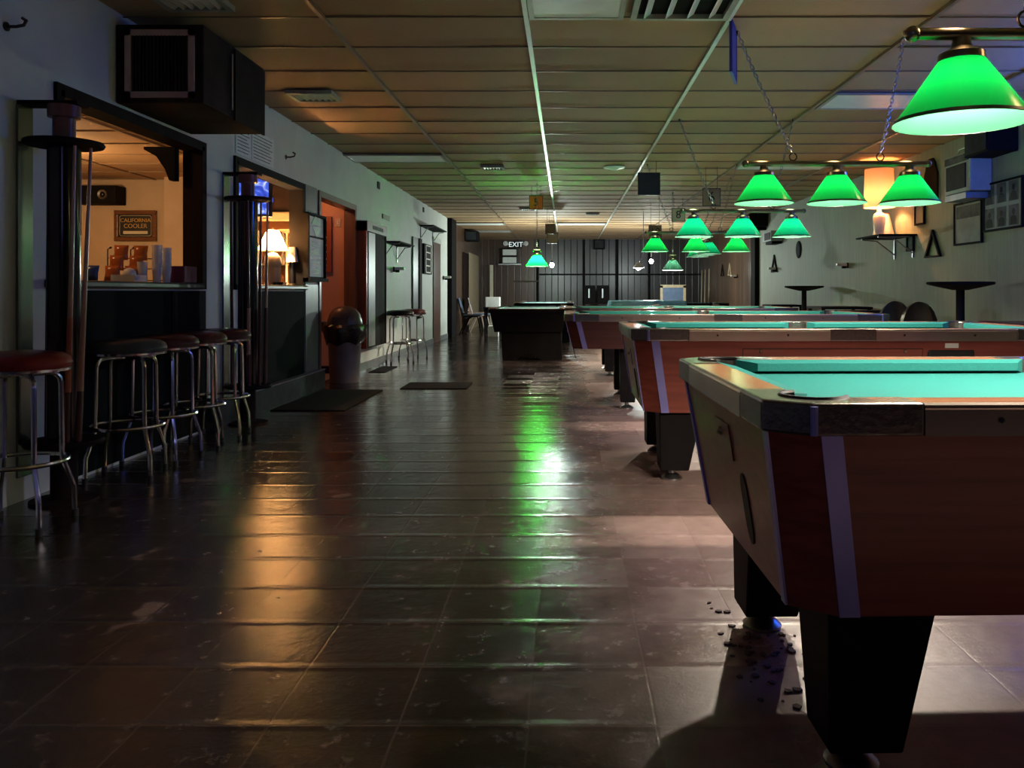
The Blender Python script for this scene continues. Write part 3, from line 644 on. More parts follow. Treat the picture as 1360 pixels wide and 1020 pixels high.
# (positions: x, y just in front of the rack wires)
bagpos = [(-2.95, 5.46, 'bagor'), (-2.852, 5.52, 'bagor')]
row = ['bottom', 'middle', 'top']
for cidx, (x, y, m_) in enumerate(bagpos):
    for r_ in range(3):
        snack(x, y - .055 * (2 - r_) + .03, 1.142 + .070 * r_, m_, 'orange snack bag on the wire rack, %s row, %s column' % (row[r_], ('column nearer the cue rack', 'column nearer the cups')[cidx].replace('column ', '')), .3)
snack(-3.045, 5.31, 1.142, 'bagblue', 'dark blue snack bag beside the orange ones on the bar ledge', .2)
tag(MB().box(-2.765, -2.63, 5.70, 5.90, 1.086, 1.20).build('carton', 'purple', bevel=.004), 'plum coloured carton at the far end of the first bar ledge', 'carton')
def cup(x, y, z, label, r=.033, h=.10, n=1, grp='clear cups on the bar ledge'):
    q = MB()
    q.lathe([(.001, 0), (r * .72, 0), (r, h), (r * .96, h), (r * .69, .004), (.001, .004)], 16, (x, y, z))
    tag(q.build('plastic_cup', 'glass', smooth=True), label, 'cup', grp)
for i in range(5): cup(-2.725, 5.645, 1.086 + .034 * i, 'clear plastic cup in the taller stack beside the plum carton', grp='taller cup stack')
for i in range(4): cup(-2.745, 5.555, 1.086 + .05 * i, 'clear plastic cup in the stack touching the plum carton', grp='second cup stack')
for i in range(2): cup(-2.80, 5.47, 1.086 + .034 * i, 'clear plastic cup in the low stack nearest the snack rack', grp='low cup stack')
t = thing('clear_tray', 'clear tray with a white lid dome on the bar ledge beside the cups', 'tray', (-2.78, 5.25, 1.086))
MB().box(-2.86, -2.71, 5.20, 5.36, 1.086, 1.13).build('tray', 'glass', t, world=True)
MB().ball((-2.785, 5.28, 1.135), .04, 14, 8).build('lid_dome', 'white', t, world=True, smooth=True)

# ------------------------------------------------------------------ things in the second serving window
t = thing('table_lamp', 'lit cream table lamp on the second bar ledge', 'lamp', (-2.87, 8.1, 1.085))
lx, ly = -2.87, 8.1
MB().lathe([(.055, 1.625), (.146, 1.425)], 32, (lx, ly, 0)).build('shade', 'sh_cream', t, world=True, smooth=True, flip=False)
for p in bpy.data.objects['shade'].data.polygons: pass
MB().lathe([(.001, 1.26), (.075, 1.26), (.085, 1.30), (.075, 1.36), (.04, 1.40), (.015, 1.41), (.012, 1.47)], 20, (lx, ly, 0)).build('lamp_base', 'ceramic_d', t, world=True, smooth=True)
MB().lathe([(.001, 1.087), (.075, 1.087), (.078, 1.26), (.001, 1.26)], 24, (lx, ly, 0)).build('pot', 'ceramic_d', t, world=True, smooth=True)
MB().lathe([(.006, 1.60), (.012, 1.63), (.012, 1.645), (.001, 1.65)], 12, (lx, ly, 0)).build('finial', 'brass', t, world=True, smooth=True)
light('POINT', 'bar_lamp_bulb', (lx, ly, 1.53), 72, (1, .60, .28), .03)
t = thing('small_lamp', 'small unlit lamp with a white shade beside the lit cream lamp', 'lamp', (-2.745, 8.30, 1.085))
MB().lathe([(.001, 1.087), (.05, 1.087), (.045, 1.10), (.01, 1.11), (.008, 1.34)], 16, (-2.745, 8.30, 0)).build('stem', 'brass', t, world=True, smooth=True)
MB().lathe([(.035, 1.47), (.058, 1.32)], 24, (-2.745, 8.30, 0)).build('shade', 'sh_white', t, world=True, smooth=True)
t = thing('candle_stand', 'slim pink stand with a flat plate top behind the small white shade', 'stand', (-2.86, 8.45, 1.085))
MB().lathe([(.001, 1.087), (.04, 1.087), (.012, 1.11), (.012, 1.62), (.09, 1.65), (.09, 1.66), (.001, 1.66)], 20, (-2.86, 8.48, 0)).build('stand', 'ceramic', t, world=True, smooth=True)
t = thing('wall_mounted_television', 'wall television with a blue picture in the second serving window', 'television', (-3.15, 8.0, 1.74))
q = MB().box(-.33, .33, 0, .05, -.22, .22); mt = Matrix.Translation((-3.17, 7.95, 1.97)) @ Matrix.Rotation(.38, 4, 'Z') @ Matrix.Rotation(-.10, 4, 'X')
q.xf(mt).build('case', 'tv_case', t, world=True, bevel=.008)
MB().box(-.30, .295, -.003, .0, -.195, .195).xf(mt).build('screen', 'screen', t, world=True)
t = thing('back_cabinet', 'dark cabinet on the wall behind the lit cream lamp', 'cabinet', (-3.05, 8.6, 1.75))
MB().box(-3.45, -2.82, 8.48, 8.715, 1.84, 2.25).build('cabinet', 'blackw', t, world=True, bevel=.006)
MB().box(-3.45, -2.82, 8.44, 8.50, 1.745, 1.84).build('valance', 'ceramic', t, world=True, bevel=.015)
MB().box(-3.03, -3.0, 8.474, 8.479, 1.94, 1.985).build('indicator', 'screen', t, world=True)
def shelf_row(z, lab):
    tag(MB().box(-3.4, -2.82, 8.60, 8.715, z, z + .015).build('wall_shelf', 'tanwood'), lab, 'shelf', 'back bar shelves')
shelf_row(1.30, 'lower pale shelf on the wall behind the lit cream lamp'); shelf_row(1.50, 'upper pale shelf on the wall behind the lit cream lamp')
cols = ['bagor', 'glass', 'ceramic', 'cuedark', 'glass', 'white']
for z, lev in ((1.316, 'lower'), (1.516, 'upper')):
    for i in range(6):
        x = -3.30 + .085 * i
        q = MB().lathe([(.001, 0), (.022, 0), (.022, .085), (.010, .11), (.009, .145), (.001, .146)], 12, (x, 8.655, z))
        tag(q.build('bottle', cols[i], smooth=True), 'small bottle on the %s shelf behind the lit lamp' % lev, 'bottle', 'bottles on the %s back bar shelf' % lev)
for i, (x, y) in enumerate(((-2.78, 7.93), (-2.735, 8.02), (-2.72, 7.86))):
    tag(MB().lathe([(.001, 0), (.028, 0), (.032, .03), (.027, .03), (.024, .006), (.001, .006)], 14, (x, y, 1.086)).build('ashtray', ('black', 'ceramic', 'black')[i], smooth=True),
        ('black ashtray nearest the lamp pot on the second bar ledge', 'cream ashtray between two black ones on the second bar ledge', 'black ashtray at the front of the second bar ledge')[i], 'ashtray', 'ashtrays by the lit lamp')

# ------------------------------------------------------------------ doorway hall
t = thing('framed_cabinet', 'red wood framed display cabinet on the orange hall wall', 'cabinet', (-3.2, 10.38, 1.27))
q = MB(); a, b, c, d = -3.5, -2.945, 1.27, 1.97; w = .055
q.box(a, b, 10.375, 10.42, d - w, d).box(a, b, 10.375, 10.42, c, c + w).box(a, a + w, 10.375, 10.42, c + w, d - w).box(b - w, b, 10.375, 10.42, c + w, d - w)
q.build('frame', 'redwood', t, world=True)
MB().box(a + w, b - w, 10.40, 10.42, c + w, d - w).build('backing', 'black', t, world=True)
for z in (1.35, 1.43, 1.52, 1.60, 1.70): MB().box(a + w, b - w, 10.385, 10.40, z, z + .014).build('shelf_strip', 'cream', t, world=True)
t = thing('light_switch', 'white light switch plate on the orange hall wall', 'switch', (-2.87, 10.41, 1.85))
MB().box(-2.905, -2.835, 10.41, 10.42, 1.84, 1.945).build('plate', 'ceramic', t, world=True)
MB().box(-2.88, -2.86, 10.403, 10.41, 1.875, 1.91).build('toggle', 'white', t, world=True)
# framed notice board that stands proud of the wall
t = thing('notice_board', 'black framed notice board with green emblems between window and doorway', 'notice board', (WL + .04, 8.62, 1.12))
q = MB(); w = .045; xa, xb = WL + .014, WL + .07; ya, yb, za, zb = 8.32, 8.94, 1.13, 1.83
q.box(xa, xb, ya, yb, zb - .02, zb).box(xa, xb + .015, ya, yb + .03, za, za + .035).box(xa, xb, ya, ya + w, za, zb).box(xa, xb, yb - .012, yb, za, zb)
q.build('frame', 'black', t, world=True)
MB().box(xa, xa + .03, ya + w, yb - .012, za + .035, zb - .02).build('backing', 'blackw', t, world=True)
pp = MB().box(xa + .03, xa + .033, ya + w + .02, yb - .03, 1.60, zb - .03).build('poster', 'paper', t, world=True)
pl = MB().box(xa + .03, xa + .033, ya + w + .02, yb - .03, za + .05, 1.58).build('list_sheet', 'paper', t, world=True)
yc = (ya + w + yb) / 2
MB().prism([(-.17, 0), (.17, 0), (.12, .07), (-.04, .09)], 0, .003).xf(FACE_PX).move(xa + .0335, yc, 1.72).build('emblem', 'teal_sign', pp, world=True)
MB().prism([(-.14, .08), (.14, .08), (0, -.03)], 0, .003).xf(FACE_PX).move(xa + .0335, yc, 1.62).build('emblem', 'teal_sign', pp, world=True)
q = MB()
for k in range(9): q.box(xa + .0335, xa + .0342, yc - .15, yc + R.uniform(.05, .16), 1.21 + .04 * k, 1.222 + .04 * k)
q.build('print_lines', 'ink', pl, world=True)
# sheets pinned above the second serving window
for (y0, y1, lab) in ((6.66, 6.98, 'narrower printed sheet above the second serving window'), (7.0, 7.52, 'wider printed sheet above the second serving window')):
    t = thing('pinned_sheet', lab, 'sheet', (WL + .002, (y0 + y1) / 2, 2.15), 'sheets over the window')
    MB().box(WL + .002, WL + .005, y0, y1, 2.14, 2.40).build('paper', 'paper', t, world=True)
    q = MB()
    for k in range(8): q.box(WL + .005, WL + .0056, y0 + .03, y1 - R.uniform(.03, .1), 2.165 + .028 * k, 2.172 + .028 * k)
    q.build('print_lines', 'photo_mid', t, world=True)
def hook(y, z, lab):
    q = MB().tube([(WL + .002, y, z), (WL + .05, y, z), (WL + .08, y + .01, z + .01), (WL + .085, y + .02, z + .035), (WL + .06, y + .03, z + .05)], .008, 8)
    q.lathe([(.001, 0), (.022, 0), (.022, .006), (.001, .006)], 12)
    n = len(q.v) - 48
    for i in range(n, len(q.v)): p = q.v[i]; q.v[i] = Vector((WL + .002 + p.z, y + p.x, z + p.y))
    tag(q.build('hanging_hook', 'wire', smooth=True), lab, 'hook', 'wall hooks')
hook(7.85, 2.30, 'small dark hook on the left wall beside the pinned sheets')
hook(3.93, 2.28, 'dark ring hook high on the left wall at the picture edge')
# trash can
t = thing('trash_can', 'grey trash can with domed brown lid and black bag by the doorway', 'trash can', (-2.52, 9.42, 0))
MB().lathe([(.001, 0), (.165, 0), (.185, .50), (.19, .60)], 28).build('bin_body', 'bin', t, smooth=True)
q = MB(); rr = random.Random(5); n = 44; prof = [(.192, .63), (.20, .655), (.235, .63), (.232, .57), (.225, .50), (.20, .44)]
q.lathe(prof, n)
for i, p in enumerate(q.v):
    a = math.atan2(p.y, p.x); k = 1 + .05 * math.sin(7 * a) + rr.uniform(-.03, .03)
    if i // n >= 2: q.v[i] = Vector((p.x * k, p.y * k, p.z + .02 * math.sin(5 * a + 1) + (-.02 if abs(a - PI) < .6 else 0)))
    if i // n in (1, 2) and abs(abs(a) - PI) < .35: q.v[i] = Vector((q.v[i].x * 1.25, q.v[i].y, q.v[i].z + .03))
q.build('bin_bag', 'bag', t, smooth=True)
MB().lathe([(.195, .64), (.20, .66), (.19, .70), (.17, .77), (.13, .825), (.07, .855), (.001, .862)], 28).build('dome_lid', 'binlid', t, smooth=True)
MB().box(-.09, .09, -.188, -.14, .67, .74).build('lid_flap', 'binlid', t)
# mats
for (x0, x1, y0, y1, lab, rz) in ((WL + .12, -1.9, 7.1, 8.6, 'black rubber floor mat before the doorway and notice board', 0), (-1.75, -1.05, 8.7, 9.3, 'thin dark mat lying in the middle of the aisle', 0), (WL + .15, -2.3, 10.5, 11.3, 'small dark mat against the wall behind the trash can', 0)):
    tag(MB().box(x0, x1, y0, y1, .001, .010).build('floor_mat', 'mat', bevel=.003), lab, 'mat', 'floor mats')
# tall shallow cabinet right of the doorway
t = thing('wall_mounted_cabinet', 'tall shallow red-sided wall cabinet with a pale strip, right of the doorway', 'cabinet', (WL + .06, 10.95, .30))
MB().box(WL + .002, WL + .13, 10.50, 10.53, .30, 1.92).build('side_panel', 'redwood', t, world=True)
MB().box(WL + .002, WL + .13, 11.62, 11.66, .30, 1.92).build('side_panel', 'blackw', t, world=True)
MB().box(WL + .002, WL + .12, 10.53, 11.62, .30, 1.80).build('door', 'blackw', t, world=True)
MB().box(WL + .12, WL + .128, 10.62, 10.98, .32, 1.79).build('mirror_panel', 'ac_case', t, world=True)
hd = MB().box(WL + .002, WL + .14, 10.50, 11.66, 1.80, 1.93).build('header', 'panelgreen', t, world=True)
MB().box(WL + .14, WL + .143, 10.8, 11.4, 1.84, 1.89).build('name_plate', 'photo_mid', hd, world=True)
# shelves, holders and plaques on the left wall
def wall_shelf(y0, y1, z, dep, lab, side=1):
    xw = WL + .002 if side > 0 else WR - .002
    t = thing('wall_shelf', lab, 'shelf', (xw + side * dep / 2, (y0 + y1) / 2, z - .25), 'wall shelves')
    MB().box(xw, xw + side * dep, y0, y1, z, z + .02).build('board', 'black', t, world=True)
    for y in (y0 + .12, y1 - .12):
        q = MB().box(xw, xw + side * .012, y - .012, y + .012, z - .26, z).box(xw, xw + side * (dep - .03), y - .012, y + .012, z - .012, z)
        q.tube([(xw + side * .01, y, z - .2), (xw + side * (dep * .5), y, z - .03), (xw + side * (dep - .04), y, z - .012)], .008, 6)
        q.build('bracket', 'steel', t, world=True)
wall_shelf(11.95, 13.1, 1.74, .26, 'black bracket shelf on the left wall above the spare bar stools')
wall_shelf(15.0, 16.6, 2.22, .26, 'higher black bracket shelf on the left wall near the black pilaster')
def holder(side, y, z, lab):
    xw = WL + .002 if side > 0 else WR - .002
    t = thing('wall_mounted_ashtray', lab, 'ashtray', (xw + side * .08, y, z), 'wall ashtrays')
    MB().box(xw, xw + side * .02, y - .03, y + .03, z - .03, z + .05).build('mount', 'black', t, world=True)
    MB().box(xw + side * .02, xw + side * .17, y - .035, y + .035, z, z + .045).build('tray', 'white', t, world=True, bevel=.012)
    MB().box(xw + side * .03, xw + side * .09, y - .02, y + .02, z - .035, z).build('clip', 'black', t, world=True)
holder(1, 12.75, 1.36, 'white wall ashtray under the left bracket shelf above the bar stools')
holder(1, 17.9, 1.32, 'small wall ashtray on the left wall beside the black pilaster')
holder(-1, 12.4, 1.41, 'small wall ashtray on the right wall below the lit peach lamp')
holder(-1, 16.6, 1.47, 'small wall ashtray on the right wall beside the far triangle rack')
for (y, z, w, h, lab, m) in ((12.2, 2.12, .46, .07, 'grey green nameplate on the left wall above the bracket shelf', 'panelgreen'), (11.72, 2.53, .12, .10, 'small dark plate high on the left wall near the ceiling', 'photo_dark'), (15.4, 2.55, .12, .09, 'tiny dark plate high on the left wall, farther from the camera', 'photo_dark')):
    tag(MB().box(WL + .002, WL + .014, y - w / 2, y + w / 2, z - h / 2, z + h / 2).build('wall_sign_plate', m), lab, 'plate', 'wall plates')
t = thing('wall_mirror', 'tall narrow mirror strip on the left wall behind the bar stools', 'mirror', (WL + .02, 14.6, .55))
MB().box(WL + .002, WL + .03, 14.25, 14.75, .6, 1.98).build('glass', 'panelgreen', t, world=True)
MB().box(WL + .002, WL + .05, 14.75, 15.0, .55, 1.98).build('dark_frame', 'blackw', t, world=True)
t = thing('framed_rack_sign', 'black board with four pale framed slots on the left wall', 'board', (WL + .03, 15.6, 1.35))
MB().box(WL + .002, WL + .05, 15.25, 16.1, 1.36, 1.92).build('board', 'black', t, world=True)
q = MB()
for k in range(5): q.box(WL + .05, WL + .06, 15.35, 15.95, 1.38 + .125 * k, 1.40 + .125 * k)
q.box(WL + .05, WL + .06, 15.35, 15.40, 1.38, 1.90).box(WL + .05, WL + .06, 15.90, 15.95, 1.38, 1.90)
q.build('slot_frame', 'cream', t, world=True)
q = MB().box(WL, WL + .02, 16.5, 17.4, 0, 2.02); struct(q, 'door_2', 'doorwood')
struct(MB().box(WL, WL + .03, 16.45, 17.45, 2.02, 2.12), 'trim_18', 'white')
struct(MB().box(WL, WL + .03, 21.2, 22.4, 0, 2.05), 'door_3', 'blackw')
struct(MB().box(WL, WL + .02, 22.6, 25.0, 0, 2.1), 'trim_19', 'tanwood')

# ------------------------------------------------------------------ pool tables
def pool_table(x0, y0, L_, W_, zt, zb, label, legs=(.232, .19), cloth='cloth', mah='mahog', detail=True, legw=.20, group='wooden pool tables'):
    a, b = L_ / 2, W_ / 2
    t = thing('pool_table', label, 'pool table', (x0 + a, y0 + b, 0), group)
    cx, cy, rw, cw, rh = .085, .065, .10, .045, .062
    z1 = zt - rh
    def octo(ix, iy, c=1.0): # inset outline
        A, B = a - ix, b - iy
        return [(-A + cx, -B), (A - cx, -B), (A, -B + cy), (A, B - cy), (A - cx, B), (-A + cx, B), (-A, B - cy), (-A, -B + cy)]
    top, bot = octo(.018, .018), octo(.078, .085)
    MB().prism(bot, zb, z1, top).build('cabinet', mah, t)
    zf = zt - .042
    MB().box(-a + rw - .01, a - rw + .01, -b + rw - .01, b - rw + .01, z1 - .02, zf).build('playing_field', cloth, t)
    lx, ly = .30, .25
    # corner castings with pocket notch
    for sx in (-1, 1):
        for sy in (-1, 1):
            pc = (.122, .122); r = .062
            poly = [(lx, 0), (lx, rw)]
            for k in range(13):
                an = math.radians(-21 - (360 - 21 - 111) * k / 12.0)
                poly.append((pc[0] + r * math.cos(an), pc[1] + r * math.sin(an)))
            poly += [(rw, ly), (0, ly), (0, cy), (cx, 0)]
            poly = [(sx * (a - x), sy * (b - y)) for x, y in poly]
            if sx * sy < 0: poly = poly[::-1]
            cc = MB().prism(poly, z1, zt + .002).build('corner_cap', 'casting', t, bevel=.006)
            if detail:
                xx, yy = sx * (a - cx), sy * (b)
                MB().tube([(xx, yy, z1 + .002), (xx, yy, zt - .004)], .0075, 8).build('edge_pin', 'trimstrip', cc, smooth=True)
            pk = MB().lathe([(r + .003, 0), (r - .01, .003), (.001, .0035)], 22, (sx * (a - pc[0]), sy * (b - pc[1]), zf + .001)).build('pocket', 'rubber', t, smooth=True)
            if detail:
                arc = [(sx * (a - (pc[0] + (r + .004) * math.cos(math.radians(-21 - 228 * k / 14.0)))), sy * (b - (pc[1] + (r + .004) * math.sin(math.radians(-21 - 228 * k / 14.0)))), zt + .002) for k in range(15)]
                MB().tube(arc, .0055, 6).build('pocket_gasket', 'rubber', pk, smooth=True)
    # side pocket castings
    for sy in (-1, 1):
        r = .055; pcy = .098; poly = [(-.12, 0), (-.12, rw), (-r, rw)] + [(r * math.cos(PI - PI * k / 10) if True else 0, pcy - r * math.sin(PI * k / 10) * .95) for k in range(1, 10)] + [(r, rw), (.12, rw), (.12, 0)]
        poly = [(x, sy * (b - y)) for x, y in poly]
        MB().prism(poly if sy > 0 else poly[::-1], z1, zt + .002).build('side_cap', 'casting', t, bevel=.004)
        MB().lathe([(r + .004, 0), (r - .008, .003), (.001, .0035)], 18, (0, sy * (b - pcy), zf + .001)).build('pocket', 'rubber', t, smooth=True)
    # top rails with their metal edges
    for sy in (-1, 1):
        for sx in (-1, 1):
            u0, u1 = sorted((sx * .12, sx * (a - lx)))
            MB().box(u0, u1, sy * (b - .012), sy * (b - rw), z1, zt).build('top_rail', 'rail', t)
            q = MB().tube([(u0, sy * (b - .010), zt - .008), (u1, sy * (b - .010), zt - .008)], .010, 10).box(u0, u1, sy * (b - .012), sy * b, z1, zt - .012)
            ed = q.build('rail_edge', 'railtrim', t)
            if detail:
                for uu in (u0 * .8 + u1 * .2, u0 * .3 + u1 * .7):
                    MB().ball((uu, sy * (b + .001), (z1 + zt) / 2), .006, 8, 6).build('rail_screw', 'rubber', ed)
            # cushion
            n0, n1 = sorted((sx * .06, sx * (a - rw - .075)))
            c0, c1 = sorted((sx * .10, sx * (a - rw - .135)))
            yr, yn = sy * (b - rw), sy * (b - rw - cw)
            MB().hexa([(n0, yr, zf - .002), (n1, yr, zf - .002), (c1, yn, zf - .002 + .012), (c0, yn, zf + .010), (n0, yr, zt), (n1, yr, zt), (c1, yn, zt - .008), (c0, yn, zt - .008)]).build('cushion', cloth, t)
    for sx in (-1, 1):
        MB().box(sx * (a - .012), sx * (a - rw), -b + ly, b - ly, z1, zt).build('top_rail', 'rail', t)
        q = MB().tube([(sx * (a - .010), -b + ly, zt - .008), (sx * (a - .010), b - ly, zt - .008)], .010, 10).box(sx * (a - .012), sx * a, -b + ly, b - ly, z1, zt - .012)
        q.build('rail_edge', 'railtrim', t)
        n0, c0 = b - rw - .075, b - rw - .135; xr, xn = sx * (a - rw), sx * (a - rw - cw)
        MB().hexa([(xr, -n0, zf - .002), (xr, n0, zf - .002), (xn, c0, zf + .010), (xn, -c0, zf + .010), (xr, -n0, zt), (xr, n0, zt), (xn, c0, zt - .008), (xn, -c0, zt - .008)]).build('cushion', cloth, t)
    # bright strips down the cabinet corners
    def strip(i, j, w):
        """along the edge at outline vertex i, lying on the face towards vertex j"""
        def pts(poly, off):
            p, q_ = Vector(poly[i]), Vector(poly[j]); d = (q_ - p).normalized(); n = Vector((d.y, -d.x))
            if n.dot(p) < 0: n = -n
            return [p + n * off, p + d * w + n * off]
        B0, T0, B1, T1 = pts(bot, -.002), pts(top, -.002), pts(bot, .005), pts(top, .005)
        V3 = lambda p, z: (p.x, p.y, z)
        MB().hexa([V3(B0[0], zb), V3(B0[1], zb), V3(B1[1], zb), V3(B1[0], zb), V3(T0[0], z1), V3(T0[1], z1), V3(T1[1], z1), V3(T1[0], z1)]).build('corner_strip', 'trimstrip', t)
    for i, j, w in ((0, 1, .042), (1, 0, .042), (4, 5, .042), (5, 4, .042), (7, 6, .03), (6, 7, .03), (2, 3, .03), (3, 2, .03)): strip(i, j, w)
    # legs: broad tapered corner legs on levelling feet
    ix, iy = legs; k = legw / .20
    for sx in (-1, 1):
        for sy in (-1, 1):
            X_, Y_ = sx * (a - ix), sy * (b - iy)
            def sq(o_, i_, z): # outer and inner half widths
                xs = sorted((X_ + sx * o_, X_ - sx * i_)); ys = sorted((Y_ + sy * o_, Y_ - sy * i_))
                return [(xs[0], ys[0], z), (xs[1], ys[0], z), (xs[1], ys[1], z), (xs[0], ys[1], z)]
            lg = MB().hexa(sq(.07 * k, .085 * k, .058) + sq(.075 * k, .155 * k, zb + .002)).build('leg', 'leg', t, bevel=.006)
            MB().lathe([(.001, 0), (.056, 0), (.058, .010), (.036, .028), (.018, .034), (.018, .060)], 20, (X_, Y_, 0)).build('leveller_foot', 'steel', lg, smooth=True)
    if detail:
        # end panel: key plate and an oval peep slot; long side: coin door and ball return
        f = lambda z: (z - zb) / (z1 - zb)
        xe = lambda z: -(a - .078) + (-(a - .018) + (a - .078)) * f(z)
        yf = lambda z: -(b - .085) + (-(b - .018) + (b - .085)) * f(z)
        kp = MB().hexa([(xe(.60), -.10, .60), (xe(.60), .06, .60), (xe(.60) - .004, .06, .60), (xe(.60) - .004, -.10, .60), (xe(.69), -.10, .69), (xe(.69), .06, .69), (xe(.69) - .004, .06, .69), (xe(.69) - .004, -.10, .69)]).build('key_plate', mah, t)
        MB().ball((xe(.66) - .004, 0, .66), .012, 10, 6).build('lock', 'brass', kp, smooth=True)
        q = MB(); vs = []
        n = 20
        for s_ in (0, 1):
            for k in range(n):
                an = 2 * PI * k / n; z = .50 + .055 * math.sin(an) + (.03 if math.sin(an) > 0 else -.03); y = -.17 + .032 * math.cos(an)
                vs.append((xe(z) - (.003 if s_ else -.004), y, z))
        q.add(vs, [list(range(n))[::-1], list(range(n, 2 * n))] + [(k, (k + 1) % n, n + (k + 1) % n, n + k) for k in range(n)]).build('ball_window', 'rubber', t)
        def plate(xa, xb, za, zc, th, nm, m, par):
            return MB().hexa([(xa, yf(za), za), (xb, yf(za), za), (xb, yf(za) + .004, za), (xa, yf(za) + .004, za), (xa, yf(zc) - th, zc), (xb, yf(zc) - th, zc), (xb, yf(zc) + .004, zc), (xa, yf(zc) + .004, zc)]).build(nm, m, par)
        rim = plate(-.575, .375, z1 - .165, z1 - .040, .0025, 'access_rim', 'rubber', t)
        pd = plate(-.571, .371, z1 - .160, z1 - .044, .004, 'access_door', mah, t)
        for xx in (-.48, .28): MB().ball((xx, yf(z1 - .055) - .006, z1 - .056), .009, 10, 6).build('lock', 'brass', pd, smooth=True)
        MB().box(.40, .65, yf(z1 - .10) - .014, yf(z1 - .10) + .03, z1 - .15, z1 - .045).build('ball_return', 'rubber', t, bevel=.012)
        MB().box(.49, .56, yf(z1 - .03) - .004, yf(z1 - .03) + .01, z1 - .037, z1 - .012).build('label_sticker', 'paper', t)
    return t
nt_ = pool_table(.375, 1.61, 2.32, 1.15, .805, .365, 'mahogany pool table nearest the camera at the right edge', legs=(.232, .205))
nt_.rotation_euler.z = math.radians(1.4)
pool_table(.345, 4.34, 2.32, 1.15, .825, .375, 'mahogany pool table, second from the camera, under the three green shades')
pool_table(-.02, 7.05, 2.8, 1.40, .83, .53, 'long dark pool table, third from the camera', (.55, .22), cloth='cloth2', mah='mahog_d', legw=.16)
pool_table(-.02, 9.85, 2.8, 1.40, .83, .53, 'long dark pool table, fourth from the camera, behind the teal shades', (.55, .22), cloth='cloth2', mah='mahog_d', detail=False, legw=.16)
def pedestal_table(x0, y0, W_, L_, zt, label, cloth):
    a, b = W_ / 2, L_ / 2
    t = thing('pool_table', label, 'pool table', (x0 + a, y0 + b, 0), 'black pool tables')
    MB().hexa([(-a + .08, -b + .08, .42), (a - .08, -b + .08, .42), (a - .08, b - .08, .42), (-a + .08, b - .08, .42), (-a + .02, -b + .02, zt - .06), (a - .02, -b + .02, zt - .06), (a - .02, b - .02, zt - .06), (-a + .02, b - .02, zt - .06)]).build('cabinet', 'leg', t)
    q = MB()
    q.box(-a, a, -b, -b + .11, zt - .06, zt).box(-a, a, b - .11, b, zt - .06, zt).box(-a, -a + .11, -b + .11, b - .11, zt - .06, zt).box(a - .11, a, -b + .11, b - .11, zt - .06, zt)
    q.build('top_rail', 'blackw', t, bevel=.012)
    MB().box(-a + .10, a - .10, -b + .10, b - .10, zt - .05, zt - .014).build('playing_field', cloth, t)
    for sy in (-1, 1):
        MB().box(-a + .2, a - .2, sy * (b - .11), sy * (b - .16), zt - .014, zt - .002).build('cushion', cloth, t)
        for s2 in (-1, 1): MB().box(s2 * (a - .11), s2 * (a - .16), sy * .09, sy * (b - .2), zt - .035, zt - .004).build('cushion', cloth, t)
    for sx in (-1, 1):
        for sy in (-1, 0, 1):
            MB().lathe([(.062, .004), (.05, .002), (.001, -.01)], 16, (sx * (a - .1), sy * (b - .1), zt)).build('pocket', 'rubber', t, smooth=True)
            if sy: MB().tube([(sx * a - sx * .02, sy * (b - .02), zt - .056), (sx * (a - .01), sy * (b - .01), zt + .004), (sx * (a - .12), sy * (b - .01), zt + .006)], .014, 8).build('corner_cap', 'railtrim', t, smooth=True)
    for sy in (-1, 1):
        y1, y2 = sorted((sy * (b - .12), sy * (b - .42)))
        poly = [(-a + .20, .0), (-a + .42, 0), (-a + .47, .05), (-a + .53, .09), (0, .10), (a - .53, .09), (a - .47, .05), (a - .40, 0), (a - .08, 0), (a - .10, .42), (-a + .18, .42)]
        MB().prism(poly, 0, y2 - y1).xf(Matrix(((1, 0, 0, 0), (0, 0, 1, y1), (0, 1, 0, 0), (0, 0, 0, 1)))).build('pedestal', 'leg', t)
    return t
pedestal_table(-1.16, 12.35, 1.18, 2.3, .775, 'black pedestal pool table alone across the aisle under the single green shade', 'paleclth')
pedestal_table(-1.05, 16.6, 1.2, 2.4, .80, 'black pool table farther behind the single green shade', 'paleclth')
pedestal_table(1.5, 12.2, 1.18, 2.3, .79, 'black pool table behind the row of long tables, under the lamp row seen end-on', 'cloth2')
t8 = pedestal_table(.93, 16.4, 2.3, 1.2, .80, 'far pool table draped with a blue plastic cover', 'paleclth')
q = MB(); vs, fs = [], []; n, k = 24, 12; rr = random.Random(9)
for i in range(n + 1):
    for j in range(k + 1):
        u, v = i / n, j / k; x = .88 + 1.5 * u; y = 16.33 + 1.34 * v
        over = max(0, .06 - u, ) ; z = .832 + rr.uniform(0, .02)
        if i == 0: x, z = .86, .62 + rr.uniform(0, .05)
        if i == 1: x = .90
        if j == 1: y = 16.37
        if j == 0: y, z = 16.34, min(z, .66 + rr.uniform(0, .06))
        vs.append((x, y, z))
for i in range(n):
    for j in range(k): fs.append((i * (k + 1) + j, (i + 1) * (k + 1) + j, (i + 1) * (k + 1) + j + 1, i * (k + 1) + j + 1))
o = q.add(vs, fs).build('table_cover', 'cover', smooth=True); o.modifiers.new('solid', 'SOLIDIFY').thickness = .003
tag(o, 'crumpled blue plastic cover over the far pool table', 'cover')
tag(MB().box(.10, .20, 7.10, 7.17, .833, .836).build('paper_slip', 'white'), 'white paper slip on the corner of the third pool table', 'paper')

